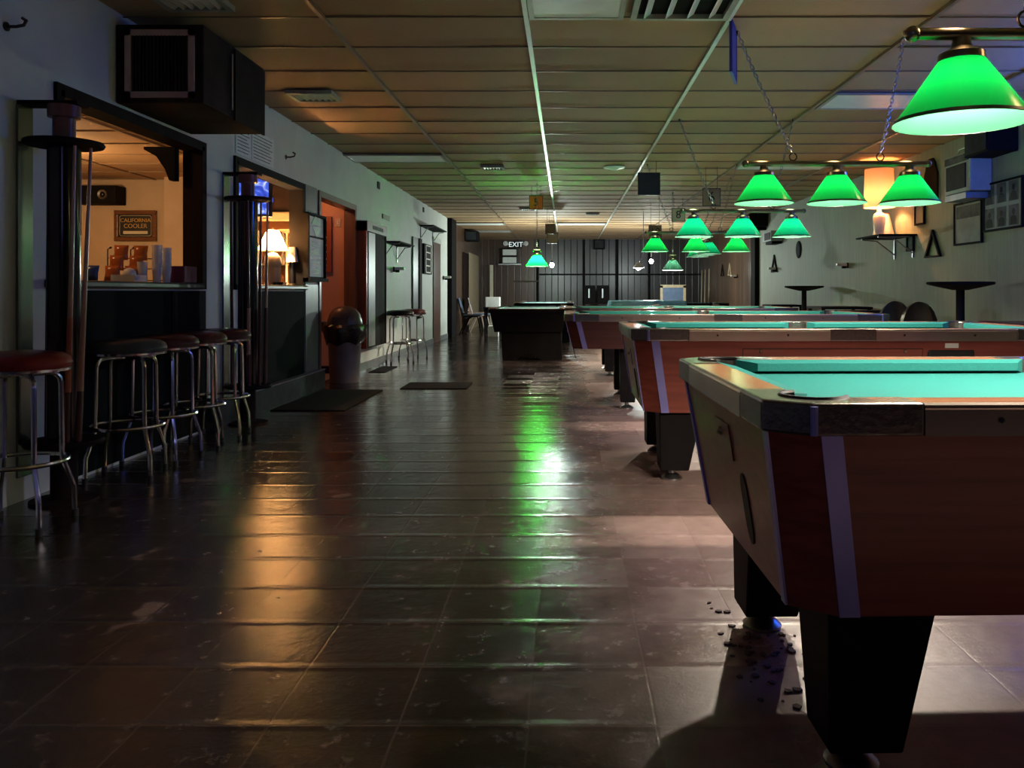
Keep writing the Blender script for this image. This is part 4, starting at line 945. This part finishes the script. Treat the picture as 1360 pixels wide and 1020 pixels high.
q = MB(); rr = random.Random(21)
for i in range(70):
    x, y = .46 + abs(rr.gauss(0, .14)), 2.36 + rr.gauss(0, .16); s_ = rr.uniform(.004, .018); a0 = rr.uniform(0, 6)
    if (x - .61) ** 2 + (y - 2.6) ** 2 < .01 or (x - .6) ** 2 + (y - 1.82) ** 2 < .02: continue
    poly = [(x + s_ * rr.uniform(.5, 1) * math.cos(a0 + k * 1.25), y + s_ * rr.uniform(.5, 1) * math.sin(a0 + k * 1.25)) for k in range(5)]
    q.prism(poly, .0005, .0015 + s_ * .25)
o = q.build('floor_debris', 'chips'); o['kind'] = 'stuff'; tag(o, 'dark crumbs and chips on the floor between the legs of the nearest pool table', 'debris')

# ------------------------------------------------------------------ billiard lamps
def chain(p0, p1, name, par, link=.042, m='steel'):
    p0, p1 = Vector(p0), Vector(p1); d = p1 - p0; n = max(2, int(d.length / (link * .72))); ax = d.normalized()
    q = MB(); u = ax.cross(Vector((0, 1, 0))).normalized(); w = ax.cross(u)
    sagv = Vector((0, 0, -.03 * d.length))
    for i in range(n):
        s = (i + .5) / n; c = p0 + d * s + sagv * 4 * s * (1 - s); side = u if i % 2 else w
        pts = []
        for k in range(8):
            an = 2 * PI * k / 8; pts.append(c + ax * (link / 2 * math.cos(an)) + side * (link * .27 * math.sin(an)))
        q.tube(pts + [pts[0]], .0026, 4, caps=False)
    return q.build(name, m, par, world=True)
def billiard_lamp(xc, yc, zb, label, n=3, pitch=.43, axis='x', m='sh_green', power=76.0, color=(1, .83, .68), half=None, ceil_dx=.27, ceil_dy=.3, tilt=0):
    half = half or (n - 1) / 2 * pitch + .11
    t = thing('pendant_billiard_lamp', label, 'lamp', (xc, yc, zb), 'billiard lamps')
    D = (lambda s, o=0: Vector((xc + s, yc + o, 0))) if axis == 'x' else (lambda s, o=0: Vector((xc + o, yc + s, 0)))
    bz = zb + .015
    q = MB().tube([D(-half) + Vector((0, 0, bz)), D(half) + Vector((0, 0, bz))], .017, 12); q.build('bar', 'brass', t, smooth=True, world=True)
    for s in (-1, 1): MB().ball(D(s * half) + Vector((0, 0, bz)), .022, 12, 8).build('bar_end', 'brass', t, smooth=True, world=True)
    hs = (n - 1) / 2 * pitch * .6
    if n == 1: hs = .0
    for s in ((-1, 1) if n > 1 else (1,)):
        r0 = D(s * hs) + Vector((0, 0, zb + .055))
        MB().ring(tuple(r0), .022, .004, 14, 6, 'y').build('hanging_ring', 'wire', t, smooth=True, world=True)
        e = D(s * (hs + ceil_dx), ceil_dy); e.z = CEIL - .02
        r1 = Vector(r0); r1.z += .024
        chain(r1, e, 'chain', t)
        MB().tube([e, e + Vector((0, 0, -.03))], .006, 6).build('ceiling_hook', 'wire', t, world=True)
    for i in range(n):
        s = (i - (n - 1) / 2) * pitch; c = D(s)
        zt_, zl = zb - .055, zb - .055 - .165
        sh = MB().lathe([(.172, zl), (.155, zl + .025), (.060, zt_ - .002), (.050, zt_)], 40, (c.x, c.y, 0))
        sh = sh.build('shade', m, t, smooth=True, world=True, flip=False)
        MB().lathe([(.1735, zl - .001), (.1738, zl + .001), (.1665, zl + .0105), (.1655, zl + .010)], 40, (c.x, c.y, 0)).build('rim', 'rimgreen', sh, smooth=True, world=True)
        MB().lathe([(.001, zb + .005), (.022, zb + .004), (.026, zb - .02), (.058, zb - .038), (.060, zb - .056), (.052, zb - .058), (.001, zb - .058)], 20, (c.x, c.y, 0)).build('fitter', 'brass', sh, smooth=True, world=True)
        MB().ball((c.x, c.y, zl + .118), .024, 12, 8, 1.25).build('bulb', 'bulbw', sh, smooth=True, world=True)
        light('POINT', 'lamp_uplight_fill', (c.x, c.y, zb + .09), power * .013, (1, .62, .30) if yc < 6 else (.72, 1, .55), .03)  # added point above the bar to brighten the ceiling; the fitter is closed
        light('POINT', 'lamp_bulb_light', (c.x, c.y, zl + .074), power, color, .022)
    return t
billiard_lamp(1.48, 2.20, 1.69, 'green shaded billiard lamp nearest the camera, at the top right', half=.56, ceil_dx=.0, ceil_dy=.0)
billiard_lamp(1.60, 4.90, 1.765, 'three green shades on a bar over the second pool table')
billiard_lamp(1.61, 7.55, 1.745, 'three teal shades on a bar over the third pool table', m='sh_teal', pitch=.445)
billiard_lamp(1.61, 10.30, 1.745, 'three green shades on a bar over the fourth pool table, partly behind the teal ones', pitch=.505)
billiard_lamp(2.05, 12.4, 1.79, 'green billiard lamp row seen end-on beyond the fourth pool table', axis='y', m='sh_teal', pitch=.5, power=45)
billiard_lamp(-.44, 12.45, 1.63, 'single green shade hanging over the black pedestal table', n=1, half=.05, ceil_dx=0, ceil_dy=0, power=165, m='sh_bright')
billiard_lamp(1.75, 13.6, 1.60, 'dull dark green shade hanging before the tan wooden frame', n=1, half=.05, ceil_dx=0, ceil_dy=0, m='sh_dark', power=40)

# bare bulbs in the far room
def bare_bulb(px, py, Y, lab, e):
    x, y, z = W(px, py, Y)
    t = thing('pendant_bare_bulb', lab, 'bulb', (x, y, z), 'bare bulbs')
    MB().tube([(x, y, CEIL - .01), (x, y, z + .10)], .005, 6).build('cord', 'white', t, world=True)
    MB().lathe([(.001, .11), (.018, .105), (.020, .05), (.014, .045)], 12, (x, y, z)).build('socket', 'black', t, world=True, smooth=True)
    MB().ball((x, y, z), .05, 16, 10, 1.15).build('bulb', 'bulbc', t, world=True, smooth=True)
    light('POINT', 'bare_bulb_light', (x, y, z - .12), e, (.86, 1, .94), .05)
bare_bulb(733, 352, 19.5, 'bright bare bulb hanging right of the single green shade', 240)
bare_bulb(865, 347, 20.5, 'bright bare bulb hanging left of the dull dark green shade', 170)
x, y, z = W(848, 356, 17.0)
t = thing('pendant_tilted_lamp', 'small tilted pendant lamp with a white glowing mouth left of the bare bulb', 'lamp', (x, y, z))
MB().tube([(x + .1, y, CEIL - .01), (x + .1, y, z + .30), (x + .02, y, z + .12)], .008, 6).build('cord', 'white', t, world=True)
MB().lathe([(.02, .12), (.05, .09), (.11, .02), (.115, .0)], 20, (x, y, z)).build('shade', 'white', t, world=True, smooth=True)
MB().ball((x, y, z), .06, 14, 8, .7).build('bulb', 'bulbc', t, world=True, smooth=True)

# ------------------------------------------------------------------ hanging number signs
def hang_sign(px, py, Y, s, m, txt, lab, rz=0, ink='ink', border=True, cords=True):
    x, y, z = W(px, py, Y)
    t = thing('hanging_sign', lab, 'sign', (x, y, z - s / 2), 'hanging table numbers', rz)
    MB().box(-s / 2, s / 2, 0, .012, 0, s).build('board', m, t)
    q = MB(); w = s * .04
    q.box(-s / 2 - w, s / 2 + w, -.004, .014, -w, 0).box(-s / 2 - w, s / 2 + w, -.004, .014, s, s + w).box(-s / 2 - w, -s / 2, -.004, .014, 0, s).box(s / 2, s / 2 + w, -.004, .014, 0, s)
    q.build('border', 'black_board' if m != 'blue_lit_board' else 'blue_lit_board', t)
    if txt: text_mb(txt, s * .85).xf(FACE_CAM).move(0, -.003, s * .5).build('numeral', ink, t)
    h = CEIL - .01 - (z - s / 2)
    if h > s + .02:
        for xx in (-s * .35, s * .35): MB().tube([(xx, .006, s), (xx, .006, h)], .003, 6).build('cord', 'wire', t)
hang_sign(712, 269, 12.9, .20, 'orange_board', '5', 'orange hanging board with a dark numeral 5')
hang_sign(901, 285.5, 14.5, .22, 'cream', '8', 'cream hanging board with a dark numeral 8')
hang_sign(945, 262, 10.9, .22, 'brown_board', '6', 'brown hanging board with a dark 6, crossed by a lamp chain')
hang_sign(870, 308, 15.2, .22, 'brown_board', '10', 'dark brown hanging board with a 10, low behind the fourth lamp bar')
hang_sign(862, 244, 10.4, .26, 'black_board', '', 'blank black hanging board under a white ceiling runner')
hang_sign(975, 69, 5.15, .30, 'blue_lit_board', '', 'hanging board coloured blue for the neon light on it, seen nearly edge-on near the camera', rz=1.28)
hang_sign(731, 304, 16.4, .19, 'brown_board', '', 'small brown hanging board above the bright bare bulb, the nearer one')
hang_sign(734, 316, 17.6, .22, 'tanwood', '', 'small tan hanging board above the bright bare bulb, the farther one')

# ------------------------------------------------------------------ right wall
wall_shelf(9.95, 10.75, 1.70, .46, 'black bracket shelf on the right wall holding the lit peach lamp', -1)
lx, ly = 3.93, 10.4
t = thing('table_lamp', 'lit white vase lamp with a tall peach drum shade on the right wall shelf', 'lamp', (lx, ly, 1.722))
MB().lathe([(.185, 2.08), (.185, 2.09), (.172, 2.55), (.172, 2.56)], 36, (lx, ly, 0)).build('shade', 'sh_peach', t, world=True, smooth=True, flip=False)
MB().lathe([(.001, 1.722), (.075, 1.722), (.08, 1.74), (.055, 1.75), (.07, 1.86), (.078, 1.95), (.06, 2.0), (.03, 2.02), (.026, 2.06), (.012, 2.08), (.010, 2.25)], 24, (lx, ly, 0)).build('vase_base', 'white', t, world=True, smooth=True)
light('POINT', 'shelf_lamp_bulb', (lx, ly, 2.22), 58, (1, .47, .18), .04)
t = thing('small_lamp', 'pale pink lampshade standing on the shelf behind the lit peach lamp', 'lampshade', (4.02, 10.62, 1.722))
MB().lathe([(.14, 1.722), (.07, 2.02)], 24, (4.06, 10.6, 0)).build('shade', 'sh_white', t, world=True, smooth=True)
MB().ring((4.06, 10.6, 2.02), .07, .006, 24, 6).build('rim', 'redwood', t, world=True)
tag(MB().prism([(-.17, 0), (.17, 0), (.17, .30), (.13, .36), (.11, .42), (.05, .48), (-.05, .48), (-.11, .42), (-.13, .36), (-.17, .30)], 0, .02).xf(FACE_NX).move(WR - .002, 9.55, 2.08).build('wall_sign_plaque', 'blackw'), 'dark arched plaque on the right wall next to the peach lamp', 'plaque')
# old box set on a wall bracket
t = thing('wall_mounted_box_set', 'grey box set with a dark front and carry handle on the right wall', 'television', (4.1, 8.45, 2.0))
MB().box(4.0, WR - .003, 8.2, 8.75, 2.03, 2.43).build('case', 'ac_case', t, world=True, bevel=.012)
MB().box(3.985, 4.0, 8.28, 8.70, 2.07, 2.32).build('dark_front', 'photo_dark', t, world=True, bevel=.01)
MB().box(3.988, 4.0, 8.23, 8.73, 2.34, 2.41).build('control_strip', 'photo_mid', t, world=True)
MB().tube([(4.08, 8.33, 2.43), (4.08, 8.36, 2.50), (4.08, 8.60, 2.50), (4.08, 8.63, 2.43)], .008, 8).build('handle', 'steel', t, world=True, smooth=True)
MB().box(3.98, WR - .003, 8.25, 8.70, 1.96, 2.02).build('mounting_tray', 'steel', t, world=True)
t = thing('wall_mounted_loudspeaker', 'black loudspeaker high on the right wall with a blue glow on it', 'loudspeaker', (4.07, 7.95, 2.32), 'loudspeakers')
MB().box(3.93, WR - .003, 7.72, 8.18, 2.34, 2.62).build('cabinet', 'black', t, world=True, bevel=.01)
MB().box(3.922, 3.93, 7.75, 8.15, 2.36, 2.60).build('grille', 'photo_dark', t, world=True)
def framed(y0, y1, z0, z1, lab, m, fm='black', name='picture_frame'):
    t = thing(name, lab, 'picture', (WR - .015, (y0 + y1) / 2, z0), 'framed pictures on the right wall')
    q = MB(); w = .02; xa, xb = WR - .028, WR - .002
    q.box(xa, xb, y0, y1, z1 - w, z1).box(xa, xb, y0, y1, z0, z0 + w).box(xa, xb, y0, y0 + w, z0 + w, z1 - w).box(xa, xb, y1 - w, y1, z0 + w, z1 - w)
    q.build('frame', fm, t, world=True)
    pr = MB().box(xa + .012, xb, y0 + w, y1 - w, z0 + w, z1 - w).build('print', m, t, world=True)
    return t, pr, xa + .0118
t, pr, xp = framed(8.37, 8.97, 1.52, 1.97, 'framed newspaper clipping below the grey box set', 'photo_pale')
MB().box(xp - .001, xp, 8.42, 8.92, 1.80, 1.93).build('photo_strip', 'photo_mid', pr, world=True)
t, pr, xp = framed(7.62, 8.34, 1.62, 2.10, 'large framed collage of portrait photos at the right picture edge', 'photo_pale')
def portrait(yc, zc, w, h):
    p = MB().box(xp - .002, xp, yc - w / 2, yc + w / 2, zc - h / 2, zc + h / 2).build('photo', 'photo_mid', pr, world=True)
    q = MB().prism([(.28 * w * math.cos(2 * PI * k / 14) * .55, .16 * h * math.sin(2 * PI * k / 14) + .16 * h) for k in range(14)], 0, .001)
    q.prism([(-.34 * w, -.48 * h), (.34 * w, -.48 * h), (.30 * w, -.12 * h), (.10 * w, -.02 * h), (-.10 * w, -.02 * h), (-.30 * w, -.12 * h)], 0, .001)
    q.xf(FACE_NX).move(xp - .002, yc, zc); v0 = q
    o = v0.build('silhouette', 'photo_dark', pr, world=True)
for yc in (8.22, 8.0, 7.78):
    for zc in (1.98, 1.75): portrait(yc, zc, .17, .19)
framed(10.02, 10.22, 1.52, 1.72, 'small dark framed picture below the peach lamp shelf', 'photo_mid')
framed(9.72, 9.98, 1.82, 2.06, 'small framed picture beside the dark arched plaque', 'photo_pale')
def triangle(side, y, z, s, lab, m='black'):
    xw = WR - .002
    pts = [(-s * .66, 0), (s * .66, 0), (0, s)]; ipts = [(-s * .48, s * .06), (s * .48, s * .06), (0, s * .80)]
    q = MB(); vs = []
    for zz in (0, .028):
        vs += [(p[0], p[1], zz) for p in pts] + [(p[0], p[1], zz) for p in ipts]
    fs = []
    for i in range(3):
        j = (i + 1) % 3
        fs += [(i, 3 + i, 3 + j, j), (6 + i, 6 + j, 9 + j, 9 + i), (i, j, 6 + j, 6 + i), (3 + i, 9 + i, 9 + j, 3 + j)]
    q.add(vs, fs).xf(FACE_NX).move(xw, y, z)
    tag(q.build('hanging_ball_rack', m, bevel=.004), lab, 'ball rack', 'triangle ball racks')
triangle(-1, 9.5, 1.42, .32, 'black triangle ball rack on the right wall below the arched plaque')
triangle(-1, 16.75, 1.42, .36, 'black triangle ball rack far down the right wall by the wall ashtray')
triangle(-1, 21.3, 1.45, .32, 'pale triangle ball rack on the brown panelling past the right pilaster', 'tanwood')
triangle(-1, 22.3, 1.45, .32, 'dark triangle ball rack on the brown panelling past the right pilaster')
tag(MB().lathe([(.001, 0), (.15, 0), (.16, .01), (.15, .02), (.09, .026), (.001, .02)], 32).xf(Matrix.Rotation(-PI / 2, 4, 'Y')).move(WR - .002, 15.0, 1.79).build('wall_hanging_plate', 'black', smooth=True), 'round black plate hung on the far right wall above the pedestal table', 'plate')
t = thing('wall_mounted_clock_radio', 'grey box unit on a bracket on the far right wall under the teal shades', 'box', (4.1, 16.3, 1.98))
MB().box(3.98, WR - .003, 16.1, 16.8, 2.02, 2.22).build('case', 'ac_case', t, world=True, bevel=.01)
MB().box(3.97, 3.98, 16.15, 16.6, 2.05, 2.19).build('dark_front', 'photo_dark', t, world=True)
MB().box(4.02, WR - .003, 16.2, 16.7, 1.97, 2.02).build('bracket', 'black', t, world=True)
t = thing('wall_mounted_loudspeaker', 'black loudspeaker high on the right wall beside the right pilaster', 'loudspeaker', (4.0, 17.6, 2.45), 'loudspeakers')
MB().box(3.82, WR - .003, 17.3, 17.75, 2.40, 2.66).build('cabinet', 'black', t, world=True, bevel=.01)
MB().box(4.0, WR - .003, 17.45, 17.6, 2.33, 2.40).build('mount', 'black', t, world=True)
# pedestal tables and chairs along the right wall
def pub_table(x, y, lab, r=.30, zt=1.09):
    t = thing('pub_table', lab, 'table', (x, y, 0), 'round pub tables')
    MB().lathe([(.001, zt + .03), (r, zt + .03), (r + .008, zt + .018), (r, zt + .004), (.16, zt - .03), (.07, zt - .05), (.001, zt - .05)], 36).build('top', 'black', t, smooth=True)
    MB().lathe([(.04, zt - .045), (.04, .05)], 20).build('post', 'black', t, smooth=True)
    MB().lathe([(.04, .06), (.10, .05), (.26, .02), (.27, 0), (.001, 0)], 28).build('base', 'black', t, smooth=True)
pub_table(3.83, 8.05, 'round black pub table by the right wall, the nearer one')
pub_table(3.82, 13.3, 'round black pub table by the right wall, the farther one')
def lounge_chair(x, y, rz, lab):
    t = thing('tub_chair', lab, 'chair', (x, y, 0), 'black round-backed chairs', rz)
    MB().lathe([(.001, .44), (.22, .44), (.23, .46), (.23, .50), (.20, .525), (.001, .53)], 28).build('seat', 'blackseat', t, smooth=True)
    q = MB(); vs, fs = [], []; n = 12
    for i in range(n + 1):
        a = math.radians(-55 + 110 * i / n); zt_ = .50 + .42 * math.sqrt(max(0, 1 - (2 * i / n - 1) ** 2))
        for r in (.20, .25):
            for z in (.48, zt_): vs.append((r * math.sin(a), r * math.cos(a), z))
    for i in range(n):
        A, B = i * 4, (i + 1) * 4
        fs += [(A, A + 1, B + 1, B), (A + 2, B + 2, B + 3, A + 3), (A + 1, A + 3, B + 3, B + 1), (A, B, B + 2, A + 2)]
    fs += [(0, 2, 3, 1), (n * 4, n * 4 + 1, n * 4 + 3, n * 4 + 2)]
    q.add(vs, fs).build('backrest', 'blackseat', t, smooth=True)
    for k in range(4):
        a = PI / 4 + k * PI / 2; MB().tube([(.15 * math.cos(a), .15 * math.sin(a), .45), (.20 * math.cos(a), .20 * math.sin(a), 0)], .012, 8).build('leg', 'chrome', t, smooth=True)
lounge_chair(3.62, 9.25, -.6, 'black round-backed chair by the right wall, left of the pair')
lounge_chair(3.62, 8.55, -.5, 'black round-backed chair by the right wall, right of the pair')
def low_table(x0, x1, y0, y1, z, m, lab):
    t = thing('side_table', lab, 'table', ((x0 + x1) / 2, (y0 + y1) / 2, 0), 'low dark tables along the right wall')
    MB().box(x0, x1, y0, y1, z - .035, z).build('top', m, t, world=True, bevel=.006)
    for xx in (x0 + .04, x1 - .04):
        for yy in (y0 + .04, y1 - .04): MB().box(xx - .02, xx + .02, yy - .02, yy + .02, 0, z - .035).build('leg', 'black', t, world=True)
low_table(3.3, 3.95, 9.65, 10.2, .80, 'blackw', 'low dark table behind the round-backed chairs by the right wall')
low_table(3.45, 4.15, 11.2, 11.9, .82, 'black', 'low black table by the right wall between the two pub tables')
low_table(3.55, 4.1, 14.3, 15.0, .80, 'black', 'low black table by the right wall past the farther pub table')
t = thing('wall_bench', 'dark red bench seat along the right wall at the picture edge', 'bench', (3.95, 6.7, 0))
MB().box(3.72, WR - .02, 6.0, 7.55, .62, .76).build('seat', 'wineseat', t, world=True, bevel=.03)
MB().box(3.78, WR - .02, 6.05, 7.5, 0, .62).build('plinth', 'black', t, world=True)
# blue neon ring on the right wall, past the picture edge
t = thing('neon_sign', 'blue neon ring sign on the right wall beyond the picture edge', 'sign', (WR - .05, 5.6, 2.1))
MB().ring((WR - .05, 5.6, 2.2), .28, .012, 40, 8, 'x').build('tube', 'bluetube', t, world=True, smooth=True)
MB().box(WR - .03, WR - .003, 5.25, 5.95, 1.85, 2.55).build('backboard', 'black', t, world=True)
light('POINT', 'neon_light', (WR - .35, 5.6, 2.2), 75, (.03, .14, 1), .2)

# ------------------------------------------------------------------ far room
t = thing('exit_sign', 'white exit sign with twin emergency heads on the back wall', 'sign', (-1.6, 25.9, 2.4))
cxs = W(685, 325, 25.9)[0]
MB().box(cxs - .20, cxs + .20, 25.92, 25.998, 2.40, 2.62).build('case', 'photo_dark', t, world=True)
text_mb('EXIT', .22).xf(FACE_CAM).move(cxs, 25.915, 2.505).build('lettering', 'exit_letters', t, world=True)
for s in (-1, 1): MB().lathe([(.001, -.02), (.05, -.02), (.075, .05), (.001, .06)], 16).xf(Matrix.Rotation(PI / 2, 4, 'X')).move(cxs + s * .32, 25.93, 2.54).build('lamp_head', 'white', t, world=True, smooth=True)
MB().box(cxs - .30, cxs + .30, 25.95, 25.995, 2.50, 2.54).build('lamp_bar', 'white', t, world=True)
t = thing('wall_mounted_monitors', 'two stacked grey monitors on a wall bracket under the exit sign', 'monitor', (-1.75, 25.7, 1.85))
for z0 in (1.90, 2.14): 
    c = MB().box(-2.0, -1.50, 25.6, 25.95, z0, z0 + .22).build('monitor_case', 'tv_case', t, world=True, bevel=.01)
    MB().box(-1.96, -1.54, 25.592, 25.60, z0 + .02, z0 + .20).build('monitor_screen', 'paper', c, world=True)
MB().box(-2.1, -1.4, 25.55, 25.99, 1.86, 1.895).build('bracket_tray', 'steel', t, world=True)
q = MB().tube([(-1.63, 25.99, 1.36), (-1.63, 25.92, 1.36), (-.86, 25.92, 1.36), (-.86, 25.99, 1.36)], .022, 8)
tag(q.build('wall_rail', 'railtrim', smooth=True), 'short metal rail on the brown back panelling', 'rail')
tag(MB().box(-2.36, -2.26, 25.6, 25.7, 0, 1.86).build('white_post', 'cream'), 'pale upright post in the far left corner', 'post')
def stack_chair(x, y, rz, fm, sm, lab):
    t = thing('stacking_chair', lab, 'chair', (x, y, 0), 'stacking chairs by the pilaster', rz)
    MB().box(-.22, .22, -.21, .21, .43, .48).build('seat', sm, t, bevel=.02)
    MB().hexa([(-.24, -.20, .50), (-.20, -.20, .50), (-.20, .20, .50), (-.24, .20, .50), (-.345, -.17, .88), (-.315, -.17, .88), (-.315, .17, .88), (-.345, .17, .88)]).build('backrest', sm, t, bevel=.012)
    for sy in (-1, 1):
        MB().tube([(-.32, sy * .19, .86), (-.215, sy * .21, .44), (-.14, sy * .22, .43), (.12, sy * .22, .43), (.16, sy * .22, .42), (.25, sy * .22, 0)], .014, 8).build('side_frame', fm, t, smooth=True)
        MB().tube([(.02, sy * .22, .43), (-.12, sy * .22, .35), (-.28, sy * .22, 0)], .014, 8).build('rear_leg', fm, t, smooth=True)
stack_chair(-2.30, 20.25, .0, 'black', 'chairblue', 'blue seated stacking chair with a black frame, nearest the left pilaster')
stack_chair(-2.18, 21.2, .1, 'chairtan', 'chairblue', 'blue stacking chair with a tan frame behind the black framed one')
stack_chair(-2.40, 22.3, -.1, 'chairtan', 'chairtan', 'tan stacking chair farthest from the camera in the left corner group')
low_table(-1.98, -1.55, 19.75, 20.3, .66, 'black', 'small black side table between the blue chairs and the black pedestal pool table')
tag(MB().box(-1.93, -1.60, 19.80, 20.2, .662, .90).build('white_carton', 'white', bevel=.006), 'white carton on the small black side table', 'carton', 'white cartons')
tag(MB().box(-1.78, -1.55, 18.85, 19.15, .002, .25).build('white_carton', 'white', bevel=.006), 'white carton on the floor before the small black side table', 'carton', 'white cartons')
low_table(.5, 1.3, 24.3, 24.9, .70, 'blackw', 'dark table against the back wall carrying two black speakers')
for (x0, x1, lab) in ((.52, .86, 'left black speaker of the two standing on the back wall table'), (.92, 1.26, 'right black speaker of the two standing on the back wall table')):
    t = thing('loudspeaker', lab, 'loudspeaker', ((x0 + x1) / 2, 24.6, .70), 'loudspeakers')
    MB().box(x0, x1, 24.4, 24.75, .702, 1.22).build('cabinet', 'black', t, world=True, bevel=.01)
    MB().box(x0 + .13, x0 + .17, 24.393, 24.4, .85, 1.12).build('trim_plate', 'steel', t, world=True)
t = thing('wooden_frame_stand', 'pale wooden frame with a dark panel standing before the back wall', 'frame', (2.7, 22.5, 0))
fx0, fx1 = W(877, 0, 22.5)[0], W(911, 0, 22.5)[0]
MB().box(fx0, fx0 + .07, 22.5, 22.56, 0, 1.20).build('upright', 'tanwood', t, world=True); MB().box(fx1 - .07, fx1, 22.5, 22.56, 0, 1.20).build('upright', 'tanwood', t, world=True)
MB().box(fx0, fx1, 22.5, 22.56, 1.14, 1.22).build('top_bar', 'tanwood', t, world=True); MB().box(fx0 + .07, fx1 - .07, 22.52, 22.54, .3, 1.14).build('panel', 'chairblue', t, world=True)
for (x0, x1, y0, y1, z0, z1, lab) in ((.85, 1.2, 25.7, 25.995, 2.36, 2.66, 'black loudspeaker at the ceiling on the back wall above the table speakers'), (WL + .003, WL + .35, 21.6, 22.1, 2.36, 2.62, 'black loudspeaker high on the left panelling past the pilaster')):
    t = thing('mounted_loudspeaker', lab, 'loudspeaker', ((x0 + x1) / 2, (y0 + y1) / 2, z0), 'loudspeakers')
    MB().box(x0, x1, y0, y1, z0, z1).build('cabinet', 'black', t, world=True, bevel=.01)
    MB().box(x0 + .04, x1 - .04, y0 - .006, y0, z0 + .03, z1 - .03).build('grille', 'photo_dark', t, world=True)
for (y, lab) in ((24.2, 'pale cue standing on the right panelling near the back corner'), (24.9, 'second pale cue standing on the right panelling near the back corner'), (25.5, 'dark cue standing on the right panelling in the back corner')):
    t = thing('pool_cue', lab, 'pool cue', (WR - .06, y, 0), 'cues in the back corner')
    MB().tube([(WR - .06, y, .6), (WR - .04, y, 1.7)], [.022, .014], 8).build('shaft', 'tanwood', t, world=True, smooth=True)
    MB().tube([(WR - .10, y, .002), (WR - .06, y, .6)], [.026, .022], 8).build('butt', 'cuedark', t, world=True, smooth=True)
holder(-1, 20.4, 1.40, 'pale wall ashtray on the brown panelling past the right pilaster')

# ------------------------------------------------------------------ lights of the place, plus added fill
light('POINT', 'bar_ceiling_light', (-5.1, 7.9, 1.95), 60, (1, .60, .28), .12)
light('POINT', 'bar_front_fill', (-3.6, 5.0, 2.25), 14, (1, .60, .30), .08)  # added fill to brighten the cups, no fixture modelled
light('POINT', 'hall_ceiling_light', (-3.2, 9.6, 2.25), 12, (1, .42, .18), .08)
light('AREA', 'room_end_glow', (-.4, -2.3, 2.2), 3.8, (.34, .36, 1), 1.0, (math.radians(100), 0, 0))

w = bpy.data.worlds.new('dim'); sc.world = w; w.use_nodes = True
w.node_tree.nodes['Background'].inputs[0].default_value = (.5, .55, .6, 1); w.node_tree.nodes['Background'].inputs[1].default_value = .003

cam = bpy.data.cameras.new('camera'); co = bpy.data.objects.new('camera', cam); col.objects.link(co)
co.location = (0, 0, H); co.rotation_euler = (PI / 2, 0, 0)
cam.sensor_width = 36; cam.lens = F / 1360 * 36
cam.shift_x = (680 - X0) / 1360; cam.shift_y = (Y0 - 510) / 1360; cam.clip_start = .05
sc.camera = co
vs_ = sc.view_settings; sc.display_settings.display_device = 'sRGB'
vs_.view_transform = 'Standard'; vs_.look = 'None'; vs_.gamma = 1; vs_.use_curve_mapping = False; vs_.exposure = 0
sc.cycles.use_denoising = True
sc.cycles.max_bounces = 8
sc.cycles.sample_clamp_indirect = 40
